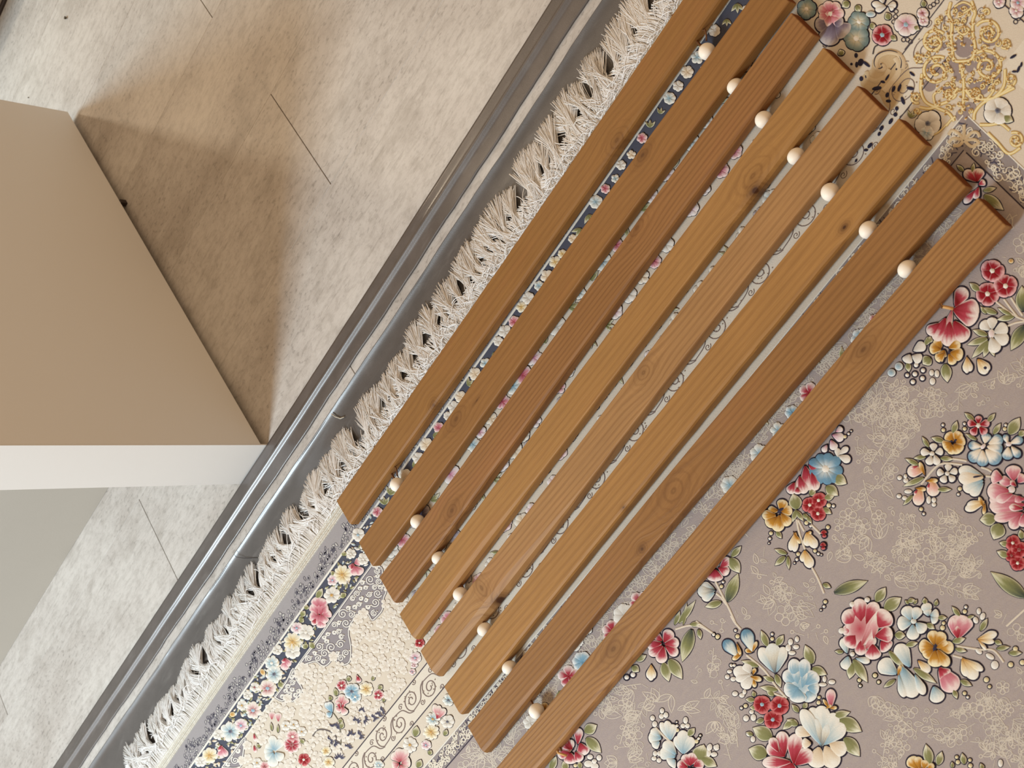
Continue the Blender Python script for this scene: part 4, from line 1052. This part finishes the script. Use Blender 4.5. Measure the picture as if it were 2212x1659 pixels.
def arabesque():
    g = G(); q = G()
    mv = L(166, 152, 150)
    for x, y, rx, ry, a in [(1690, 410, 84, 90, 0), (1560, 770, 50, 40, 0), (1775, 725, 46, 48, 0), (1880, 540, 110, 60, -20), (1965, 650, 50, 70, 0), (1395, 740, 56, 54, 0), (1440, 600, 90, 50, 0), (1480, 400, 60, 40, 0), (1920, 330, 80, 70, 0), (1690, 70, 70, 48, 0), (1740, 930, 60, 46, 0), (1680, 1000, 60, 60, 0), (1560, 560, 60, 60, 0), (1640, 620, 40, 90, 0), (1740, 560, 40, 70, 0), (1850, 760, 60, 60, 0)]:
        p = S('j', x, y)[0]
        n = 16; ca, sa = math.cos(math.radians(a)), math.sin(math.radians(a))
        flat(q, [(p[0] + (rx * math.cos(t) * ca - ry * math.sin(t) * sa) / 4.007, p[1] + (rx * math.cos(t) * sa + ry * math.sin(t) * ca) / 4.007) for t in [2 * math.pi * k / n for k in range(n)]], mv, 0.00012 + rnd.uniform(0, 0.00006))
    q.build('medallion_ground')
    gold = L(212, 174, 92); pale = L(255, 244, 200)
    def sp(x, y, r0, r1, a0, tn, w=13, sq=1.0):
        p = S('j', x, y)[0]
        pts = spiral(p[0], p[1], r0 / 4.007, r1 / 4.007, a0, tn, 34, sq)
        ribbon(g, pts, w * 2.3 / 4.007, gold, 0.0003, 0.0002); ribbon(g, pts, w * 1.55 / 4.007, pale, 0.0005, 0.0005, L(242, 218, 148))
        rr = random.Random(int(x + y))
        for k in range(4, 32, 4 if r0 > 36 else 14):
            a = rr.uniform(0, 6.28); c = pts[k]
            petal(g, c[0], c[1], c[0] + math.cos(a) * 6.5, c[1] + math.sin(a) * 6.5, 5.0, PAL['GOLD'], 1, nu=4, nv=5)
    def ln(*a, w=13):
        pts = smooth_pts(S('j', *a), 6)
        ribbon(g, pts, w * 2.3 / 4.007, gold, 0.0003, 0.0002); ribbon(g, pts, w * 1.55 / 4.007, pale, 0.0005, 0.0005, L(242, 218, 148))
    sp(1435, 365, 112, 14, -40, -1.75); sp(1905, 285, 122, 16, -150, 1.75)
    sp(1455, 620, 138, 18, -60, -1.7); sp(1895, 575, 150, 18, -130, 1.7)
    sp(1280, 845, 52, 10, 60, 1.3, 11); sp(2095, 690, 58, 12, 120, -1.3, 11); sp(1300, 500, 44, 8, 40, 1.3, 10); sp(2055, 375, 50, 10, 140, -1.3, 10)
    sp(1470, 190, 34, 8, 0, -1.3, 9); sp(1890, 105, 34, 8, 180, 1.3, 9); sp(1570, 810, 56, 10, 0, 1.4, 11); sp(1790, 800, 60, 10, 180, -1.4, 11)
    sp(2140, 1215, 74, 12, -120, 1.6, 12); sp(1290, 960, 30, 8, 0, 1.2, 9)
    ln(1580, 330, 1590, 200, 1560, 120, 1580, 20); ln(1770, 300, 1770, 180, 1790, 110, 1760, 10)
    ln(1330, 640, 1320, 780, 1360, 880, 1450, 930, 1560, 980, 1610, 1050); ln(2050, 600, 2040, 740, 1960, 840, 1860, 890, 1790, 970, 1780, 1040)
    ln(1580, 300, 1590, 420, 1610, 520, 1690, 530, 1760, 510, 1790, 420, 1770, 300); ln(1660, 560, 1690, 700, 1690, 840, 1680, 960)
    ln(1310, 930, 1400, 940, 1500, 900, 1560, 870, 1640, 760); ln(2110, 740, 1990, 830, 1880, 860, 1760, 840, 1700, 760)
    ln(1960, 840, 2050, 800, 2130, 760); ln(1830, 1080, 1920, 1080, 2010, 1070, 2090, 1130); ln(1900, 1150, 1980, 1230, 2080, 1330, 2180, 1280)
    ln(1540, 1090, 1580, 1040, 1620, 1010, w=10); ln(1400, 1180, 1480, 1140, 1550, 1070, w=8); ln(1610, 60, 1690, 20, 1760, 60, 1700, 110, 1640, 150, w=9)
    ln(1640, 250, 1690, 230, 1740, 260, 1690, 300, 1640, 270, w=9); ln(1450, 930, 1430, 830, 1470, 790, w=10); ln(1860, 890, 1940, 800, 1950, 720, w=10)
    r = random.Random(3); done = []
    for _ in range(420):
        t = r.uniform(0, 6.28); u = math.sqrt(r.random()); rad = r.uniform(13, 34)
        x, y = 1690 + 330 * u * math.cos(t), 520 + 460 * u * math.sin(t)
        if any((x - a) ** 2 + (y - b) ** 2 < ((rad + c) * 1.15) ** 2 for a, b, c in done): continue
        if (abs(x - 1690) < 75 and 340 < y < 480) or r.random() < 0.35: continue
        done.append((x, y, rad)); sp(x, y, rad, 6, r.uniform(0, 360), r.choice((-1.2, 1.2)), 7)
    for _ in range(95):
        t = r.uniform(0, 6.28); u = math.sqrt(r.random())
        x, y = 1685 + 400 * u * math.cos(t) * 0.92, 560 + 470 * u * math.sin(t)
        p = S('j', x, y)[0]; a = r.uniform(0, 6.28)
        petal(g, p[0], p[1], p[0] + math.cos(a) * 8, p[1] + math.sin(a) * 8, 5.5, PAL['GOLD'], 0, nu=4, nv=5)
    g.build('gold_arabesque', label='raised gold scrollwork at the border corner')
    # cream palmette in the lace corner
    g = G(); cr = L(226, 206, 170)
    for a in ((1700, 1210, 1640, 1150, 1590, 1130, 1560, 1170), (1700, 1210, 1760, 1150, 1810, 1150, 1830, 1190), (1690, 1220, 1650, 1260, 1600, 1260), (1700, 1220, 1760, 1270, 1820, 1240), (1695, 1200, 1695, 1130, 1695, 1080), (1690, 1210, 1600, 1200, 1560, 1240), (1700, 1215, 1790, 1210, 1830, 1250)):
        ribbon(g, smooth_pts(S('j', *a), 5), 7, cr, 0.0005, 0.0010)
    g.build('palmette')
arabesque()

# ---- braided heading and cotton fringe
def fringe():
    r = random.Random(17)
    cols = [L(253, 253, 253), L(250, 250, 248), L(255, 255, 255), L(238, 235, 230), L(252, 251, 248)]
    g = G()
    def tube(pts, w, col, tcol=None):
        vs = []; fs = []; cs = []; n = len(pts)
        for i, p in enumerate(pts):
            a = pts[max(0, i - 1)]; b = pts[min(n - 1, i + 1)]
            dx, dy = b[0] - a[0], b[1] - a[1]; d = math.hypot(dx, dy) + 1e-9; nx, ny = -dy / d, dx / d
            k = 1.0 if i < n - 1 else 0.7
            for s, h in ((-1, 0), (0, 1.0), (1, 0)):
                vs.append((p[0] + nx * s * w * k, p[1] + ny * s * w * k, p[2] + h * w * 1.2))
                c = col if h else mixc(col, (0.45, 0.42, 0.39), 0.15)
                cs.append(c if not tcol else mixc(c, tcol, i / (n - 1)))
        for i in range(n - 1):
            for k in (0, 1):
                a = i * 3 + k; fs.append((a, a + 3, a + 4, a + 1))
        g.add(vs, fs, cs)
    y = -1.0
    while y < 0.68:
        # one tuft: threads gather into a neck, then splay like a brush
        up = y > -0.36
        sp = 0.0115 if up else r.uniform(0.012, 0.017)
        root = -0.108 if up else -0.121
        nx = root - r.uniform(0.012, 0.02); lean = r.gauss(0.0, 0.011) - (0.0 if up else 0.008)
        ny = y + lean; tipx = -0.170 + r.uniform(-0.006, 0.010); tipy = ny + lean * 0.9 + r.gauss(0, 0.004)
        fanw = r.uniform(0.009, 0.014) if up else r.uniform(0.012, 0.019); lift = r.uniform(0.5, 1.1); tone = r.uniform(0.90, 1.0); th = math.atan2(tipy - ny, tipx - nx)
        for k in range(int((95 if up else 125) * sp / 0.0115)):
            o = r.uniform(-1, 1); lay = r.random(); col = tuple(v * tone for v in r.choice(cols))
            r0 = (root + r.uniform(-0.002, 0.004) + (r.uniform(0, 0.010) if up and r.random() < 0.4 else 0), y + o * sp * 0.75)
            n0 = (nx + r.gauss(0, 0.004), ny + o * 0.0035 + r.gauss(0, 0.0012))
            lt = math.hypot(tipx - nx, tipy - ny) * r.uniform(0.72, 1.06)
            aa = th + o * fanw / 0.035 * 1.15 + r.gauss(0, 0.12)
            t0 = (nx + math.cos(aa) * lt, ny + math.sin(aa) * lt + o * 0.002)
            pts = []
            for i in range(8):
                t = i / 7; a_, b_, c_ = (1 - t) ** 2, 2 * t * (1 - t), t * t
                X = r0[0] * a_ + (n0[0] * 1.0) * b_ + t0[0] * c_; Y = r0[1] * a_ + n0[1] * b_ + t0[1] * c_
                Z = 0.0105 * (1 - t) + 0.0058 * t + 0.0082 * lay * lift * math.sin(math.pi * (0.12 + 0.80 * t)) * (0.5 if i == 0 else 1)
                pts.append((skew(X, Y), Y, max(0.0050, Z)))
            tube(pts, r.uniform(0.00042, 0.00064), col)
        for k in range(6 if up else 2):
            x = root - 0.006 + r.uniform(0.0, 0.018); yy = y + r.uniform(-0.01, 0.01); q = r.uniform(0, 6.28); pts = []
            cu = r.uniform(-2.0, 2.0); ln = r.uniform(0.015, 0.035)
            for i in range(7):
                pts.append((skew(x, yy), yy, 0.0140 + 0.003 * math.sin(math.pi * i / 6) + r.uniform(0, 0.0006)))
                q += cu / 6; x += math.cos(q) * ln / 6; yy += math.sin(q) * ln / 6
                x = min(x, -0.098)
            tube(pts, 0.0005, r.choice(cols[:3]))
        y += sp
    # core threads under the tufts, so the fringe is dense near the heading
    y = -1.0
    while y < 0.68:
        pts = []; x = -0.0955; q = math.pi + r.gauss(0, 0.05); yy = y; cu = 0.9 + 0.3 * math.sin(y * 37) + r.gauss(0, 0.12)
        for i in range(7):
            pts.append((skew(x, yy), yy, 0.0112 + 0.0030 * math.sin(i * 0.5) + r.uniform(0, 0.0004)))
            q += cu / 7; x += math.cos(q) * 0.0062; yy += math.sin(q) * 0.0062
        tube(pts, 0.00062, r.choice(cols)); y += 0.00125
    g.build('fringe', M_fringe, kind='stuff', label='shaggy off-white cotton fringe')
    # heading: rows of slanting knots
    g = G()
    band_g = G()
    for row in range(5):
        x0 = -0.0985 + row * 0.0033
        y = Y0 + (row % 2) * 0.0016
        while y < 0.66:
            col = mixc(L(244, 242, 232), L(224, 218, 202), r.random()); vs = []; fs = []
            sd = 1 if row % 2 else -1
            dx, dy = 0.0018, 0.0010 * sd
            for s, zz, w in ((-1, 0.0105, 0.35), (-0.4, 0.0128, 1.0), (0.4, 0.0128, 1.0), (1, 0.0105, 0.35)):
                for t in (-1, 0, 1):
                    px = x0 + s * dx - t * dy * 0.3; py = y + s * dy + t * 0.00085 * w
                    vs.append((skew(px, py), py, zz + (0.0007 if t == 0 else 0)))
            for i in range(3):
                for k in (0, 1):
                    a = i * 3 + k; fs.append((a, a + 3, a + 4, a + 1))
            g.add(vs, fs, [col] * 12); y += 0.0021
    g.build('braided_heading', M_fringe, kind='stuff', label='cream knotted heading between fringe and rug')
    band('heading_tape', -0.119, -0.0845, L(206, 196, 176), z=0.0106)
fringe()

# ------------------------------------------------------------------ slatted wooden backrest lying on the rug
rack = empty('slatted_backrest', (0.1, 0.1, 0.012))
tag(rack, 'eight brown heat-treated pine slats joined by cord with pale round beads', 'backrest')
ZB, ZT = 0.0146, 0.0310
SL = [  # left upper edge: (y, x) points, width low/high, y ends
    ([(-0.318, -0.0919), (0.12, -0.0958), (0.48, -0.1020)], 0.0420, 0.0405, -0.3163, 0.557),
    ([(-0.319, -0.0221), (-0.26, -0.0216), (0.18, -0.0299), (0.556, -0.0305)], 0.0410, 0.0405, -0.3185, 0.5565),
    ([(-0.317, 0.0371), (-0.194, 0.0367), (0.2285, 0.0250), (0.55, 0.0203)], 0.0430, 0.0376, -0.3172, 0.5500),
    ([(-0.319, 0.0959), (-0.1325, 0.0904), (0.279, 0.0813), (0.548, 0.0761)], 0.0416, 0.0398, -0.3190, 0.5481),
    ([(-0.320, 0.1537), (-0.067, 0.1477), (0.327, 0.1353), (0.545, 0.1337)], 0.0408, 0.0384, -0.3192, 0.5451),
    ([(-0.315, 0.2117), (-0.005, 0.2009), (0.3785, 0.1924), (0.55, 0.1916)], 0.0422, 0.0404, -0.3142, 0.5504),
    ([(-0.313, 0.2703), (0.057, 0.2548), (0.4295, 0.2493), (0.55, 0.2494)], 0.0402, 0.0410, -0.3130, 0.5495),
    ([(-0.314, 0.3345), (0.129, 0.3177), (0.48, 0.3058), (0.55, 0.3061)], 0.0405, 0.0387, -0.3145, 0.5498)]
TONES = [((150, 108, 58), 0.22, 760), ((150, 107, 58), 0.24, 820), ((152, 108, 62), 0.44, 1150), ((168, 125, 71), 0.26, 800),
         ((170, 129, 82), 0.36, 950), ((170, 126, 71), 0.30, 800), ((152, 109, 61), 0.38, 1000), ((164, 121, 72), 0.52, 1250)]
def wane(i, y):
    """worn, rounded right-hand arris of some slats (metres)"""
    e = lambda a, b: min(1.0, max(0.0, (a - y) / b))
    return {3: 0.0055 * e(-0.02, 0.12) + 0.0045 * min(1, max(0, (y - 0.30) / 0.1)), 4: 0.0095 * e(0.02, 0.16), 5: 0.002, 6: 0.0045 * e(-0.12, 0.1), 7: 0.003 * e(0.3, 0.2), 2: 0.002, 0: 0.002}.get(i, 0.0)
# knots: (chart x, chart y, half length, half width, darkness)
KN = [[(1332, 303, 0.022, 0.013, 0.22), (936, 875, 0.012, 0.011, 0.35)],
      [(1388, 335, 0.018, 0.010, 0.45), (985, 905, 0.024, 0.014, 0.25), (1030, 865, 0.012, 0.002, 0.6)],
      [(1376, 492, 0.024, 0.012, 0.14), (976, 1103, 0.020, 0.013, 0.22)],
      [(1629, 411, 0.013, 0.008, 0.95), (1626, 380, 0.03, 0.016, 0.15)],
      [(1390, 805, 0.020, 0.013, 0.22), (1070, 1298, 0.011, 0.0055, 1.6), (1040, 1270, 0.014, 0.025, 0.20)],
      [(1824, 491, 0.009, 0.0055, 0.85), (1346, 1096, 0.005, 0.003, 0.6)],
      [(1387, 1186, 0.010, 0.008, 0.55), (1455, 1060, 0.03, 0.02, 0.05)],
      [(1865, 755, 0.020, 0.010, 0.40), (1325, 1402, 0.026, 0.015, 0.30)]]
def top_pt(px, py):
    d = R @ np.array([px - 1106, py - 829.5, 3100.0]); t = (ZT - 1.25) / d[2]
    return 0.867749 + t * d[0], 0.829239 + t * d[1]
def interp(pts, y):
    if y <= pts[0][0]: i = 0
    elif y >= pts[-1][0]: i = len(pts) - 2
    else: i = max(k for k in range(len(pts) - 1) if pts[k][0] <= y)
    p0 = pts[max(0, i - 1)]; p1 = pts[i]; p2 = pts[i + 1]; p3 = pts[min(len(pts) - 1, i + 2)]
    t = (y - p1[0]) / (p2[0] - p1[0]); h = p2[0] - p1[0]
    m1 = (p2[1] - p0[1]) / (p2[0] - p0[0]); m2 = (p3[1] - p1[1]) / (p3[0] - p1[0])
    if t < 0 or t > 1: return p1[1] + (p2[1] - p1[1]) * t
    return (2 * t ** 3 - 3 * t * t + 1) * p1[1] + (t ** 3 - 2 * t * t + t) * h * m1 + (-2 * t ** 3 + 3 * t * t) * p2[1] + (t ** 3 - t * t) * h * m2
def slat_left(i, y): return interp(SL[i][0], y)
def slat_w(i, y):
    a, w0, w1, ya, yb = SL[i]; t = (y - ya) / (yb - ya); return w0 + (w1 - w0) * t
for i, (pts, w0, w1, ya, yb) in enumerate(SL):
    tone, con, fr = TONES[i]
    y_c = 0.5 * (ya + yb); x_c = slat_left(i, y_c) + 0.5 * slat_w(i, y_c)
    kn = []
    for (px, py, a, b, d) in KN[i]:
        X, Y = top_pt(px, py); shift = (slat_left(i, Y) + 0.5 * slat_w(i, Y)) - x_c
        kn.append((Y - y_c, X - x_c, a, b, d))
    m = wood_mat('pine_%s' % ['umber', 'brown', 'ribbed', 'honey', 'amber', 'tan', 'russet', 'striped'][i], tone, kn, i + 1, con, fr)
    rs = random.Random(100 + i); v = []; f = []; n_y = 45
    prof = lambda w, q=0.0: [(0.0025, ZB), (w - 0.0025, ZB), (w, ZB + 0.0025), (w, ZT - 0.0020 - q * 0.9), (w - 0.0005 - q * 0.32, ZT - 0.0006 - q * 0.30), (w - 0.0018 - q, ZT), (0.0014, ZT), (0.0004, ZT - 0.0004), (0, ZT - 0.0015), (0, ZB + 0.0025)]
    yl = [ya, ya + 0.0007] + [ya + 0.0007 + (yb - ya - 0.0014) * k / n_y for k in range(1, n_y)] + [yb - 0.0007, yb]
    for k, y in enumerate(yl):
        w = slat_w(i, y); xl = slat_left(i, y) + rs.gauss(0, 0.00012)
        e = 0.0007 if k in (0, len(yl) - 1) else 0.0
        for (a, z) in prof(w, wane(i, y)):
            aa = a + (e if a < w / 2 else -e); zz = z - (e if z > (ZB + ZT) / 2 else -e * 0.3)
            v.append((xl + aa - x_c, y - y_c, zz))
    np_ = 10
    for k in range(len(yl) - 1):
        for q in range(np_):
            a = k * np_ + q; b = k * np_ + (q + 1) % np_
            f.append((a, b, b + np_, a + np_))
    f.append(tuple(range(np_))); f.append(tuple(range((len(yl) - 1) * np_, len(yl) * np_))[::-1])
    # faces run the other way round seen from outside
    f = [tuple(reversed(q)) for q in f]
    o = mesh_obj('slat', v, f, m, None)
    o.data.materials.append(M_endgrain); o.data.polygons[len(f) - 1].material_index = 1; o.data.polygons[len(f) - 2].material_index = 1
    o.location = (x_c, y_c, 0); o.parent = rack; o.matrix_parent_inverse = Matrix.Translation(-Vector(rack.location))
    if i == 4: o['label'] = 'pale slat with an open knot hole on its edge'
    if i == 7: o['label'] = 'slat with bold straight grain lines'
    if i == 2: o['label'] = 'slat with round ringed knot near its end'

# beads between the slats, two rows, on two cords
def ball_mesh(r):
    import bmesh
    bm = bmesh.new(); bmesh.ops.create_uvsphere(bm, u_segments=28, v_segments=18, radius=r)
    for vv in bm.verts:
        vv.co.x *= 0.97
    me = bpy.data.meshes.new('spacer_bead'); bm.to_mesh(me); bm.free()
    me.polygons.foreach_set('use_smooth', [True] * len(me.polygons)); me.materials.append(M_bead); return me
bead_me = ball_mesh(0.0093)
for row, yrow in ((0, [0.459, 0.4555, 0.4535, 0.452, 0.4525, 0.4545, 0.456]), (1, [-0.217, -0.2195, -0.2205, -0.221, -0.217, -0.2145, -0.2135])):
    for k in range(7):
        y = yrow[k]
        xa = slat_left(k, y) + slat_w(k, y); xb = slat_left(k + 1, y); gap = xb - xa
        o = bpy.data.objects.new('spacer_bead', bead_me); C.objects.link(o)
        xo = (xa + xb) / 2 if gap < 0.022 else xb - 0.0098
        o.location = (xo, y, 0.0240); o.scale = (min(1.0, max(0.80, gap / 0.0192)),) + (1.0, 1.0)
        o.parent = rack; o.matrix_parent_inverse = Matrix.Translation(-Vector(rack.location))
    # cord running through the slats
    pts = []; y_l = yrow[0]
    xs0 = slat_left(0, y_l) - 0.004; xs1 = slat_left(7, yrow[6]) + slat_w(7, yrow[6]) + 0.0045
    n = 60; v = []; f = []
    for k in range(n + 1):
        x = xs0 + (xs1 - xs0) * k / n; y = y_l + (yrow[6] - y_l) * k / n + 0.0012 * math.sin(k * 0.7)
        for q in range(6):
            a = q * math.pi / 3; v.append((x, y + 0.0016 * math.cos(a), 0.0215 + 0.0016 * math.sin(a)))
    for k in range(n):
        for q in range(6):
            f.append((k * 6 + q, k * 6 + (q + 1) % 6, k * 6 + 6 + (q + 1) % 6, k * 6 + 6 + q))
    f.append(tuple(range(6))[::-1]); f.append(tuple(range(n * 6, n * 6 + 6)))
    mesh_obj('cord', v, f, M_cord, rack, smooth=True)
    # frayed knotted end on the outer slat, loop beside the first bead
    def strand(pts3, w, mat, name):
        v = []; f = []
        for k, p in enumerate(pts3):
            a = Vector(pts3[max(0, k - 1)]); b = Vector(pts3[min(len(pts3) - 1, k + 1)]); d = (b - a).normalized()
            s = d.cross(Vector((0, 0, 1)));
            s = s.normalized() if s.length > 1e-4 else Vector((1, 0, 0)); u = s.cross(d)
            for q in range(6):
                t = q * math.pi / 3; c = Vector(p) + (s * math.cos(t) + u * math.sin(t)) * w; v.append(tuple(c))
        for k in range(len(pts3) - 1):
            for q in range(6): f.append((k * 6 + q, k * 6 + (q + 1) % 6, k * 6 + 6 + (q + 1) % 6, k * 6 + 6 + q))
        f.append(tuple(range(6))[::-1]); f.append(tuple(range(len(pts3) * 6 - 6, len(pts3) * 6)))
        return mesh_obj(name, v, f, mat, rack, smooth=True)
    yk = yrow[6] if row == 0 else -0.2195
    xk = slat_left(7, yk) + slat_w(7, yk)
    strand([(xk - 0.002, yk, 0.0210), (xk + 0.003, yk - 0.001, 0.0215), (xk + 0.0075, yk + 0.002, 0.0195), (xk + 0.011, yk + 0.004, 0.0170)], 0.0016, M_cord_pale, 'cord_end')
    x1 = slat_left(0, y_l) + slat_w(0, y_l)
    strand([(x1 - 0.001, y_l + 0.012, 0.024), (x1 + 0.0035, y_l + 0.015, 0.026), (x1 + 0.008, y_l + 0.012, 0.0255), (x1 + 0.011, y_l + 0.007, 0.023)], 0.0010, M_cord, 'cord_loop')
    x0 = slat_left(0, y_l)
    strand([(x0 + 0.001, y_l, 0.022), (x0 - 0.004, y_l + 0.002, 0.0235), (x0 - 0.007, y_l - 0.002, 0.0215)], 0.0013, M_cord, 'cord_end')

# ------------------------------------------------------------------ small loose bits
def loose(name, pts, w, mat, label, cat):
    v = []; f = []
    for k, p in enumerate(pts):
        a = Vector(pts[max(0, k - 1)]); b = Vector(pts[min(len(pts) - 1, k + 1)]); d = (b - a).normalized()
        s = d.cross(Vector((0, 0, 1))).normalized(); u = s.cross(d)
        for q in range(5):
            t = q * 2 * math.pi / 5; v.append(tuple(Vector(p) + (s * math.cos(t) + u * math.sin(t)) * w))
    for k in range(len(pts) - 1):
        for q in range(5): f.append((k * 5 + q, k * 5 + (q + 1) % 5, k * 5 + 5 + (q + 1) % 5, k * 5 + 5 + q))
    f.append(tuple(range(5))[::-1]); f.append(tuple(range(len(pts) * 5 - 5, len(pts) * 5)))
    tag(mesh_obj(name, v, f, mat, smooth=True), label, cat)
def on_floor(px, py, z):
    d = R @ np.array([px - 1106, py - 829.5, 3100.0]); t = (z - 1.25) / d[2]
    return (0.867749 + t * d[0], 0.829239 + t * d[1], z)
loose('hair', [on_floor(506, 1198, 0.0125)] + [on_floor(x, y, z) for x, y, z in ((510, 1203, 0.0092), (528, 1206, 0.0052), (552, 1205, 0.0045), (576, 1205, 0.0048), (592, 1208, 0.0052), (600, 1212, 0.0060))], 0.00038, M_hair, 'thin dark hair lying across the grey leatherette sheet', 'hair')
loose('lint', [on_floor(x, y, z) for x, y, z in ((716, 894, 0.0085), (724, 900, 0.0060), (735, 904, 0.0048), (743, 901, 0.0054))], 0.0008, M_lint, 'pale curl of lint on the grey leatherette sheet', 'lint')
for (px, py, r, lab) in ((143, 39, 0.0028, 'olive crumb on the floor, the larger of two far up'), (62, 211, 0.0013, 'tiny dark crumb on the floor above the white panel')):
    x, y, z = on_floor(px, py, 0.0)
    import bmesh
    bm = bmesh.new(); bmesh.ops.create_icosphere(bm, subdivisions=2, radius=r)
    rr = random.Random(px)
    for vv in bm.verts: vv.co *= rr.uniform(0.75, 1.1); vv.co.z *= 0.7
    zmin = min(vv.co.z for vv in bm.verts)
    for vv in bm.verts: vv.co.z -= zmin
    me = bpy.data.meshes.new('crumb'); bm.to_mesh(me); bm.free(); me.materials.append(M_crumb)
    o = bpy.data.objects.new('crumb', me); C.objects.link(o); o.location = (x, y, 0.0002)
    tag(o, lab, 'crumb')
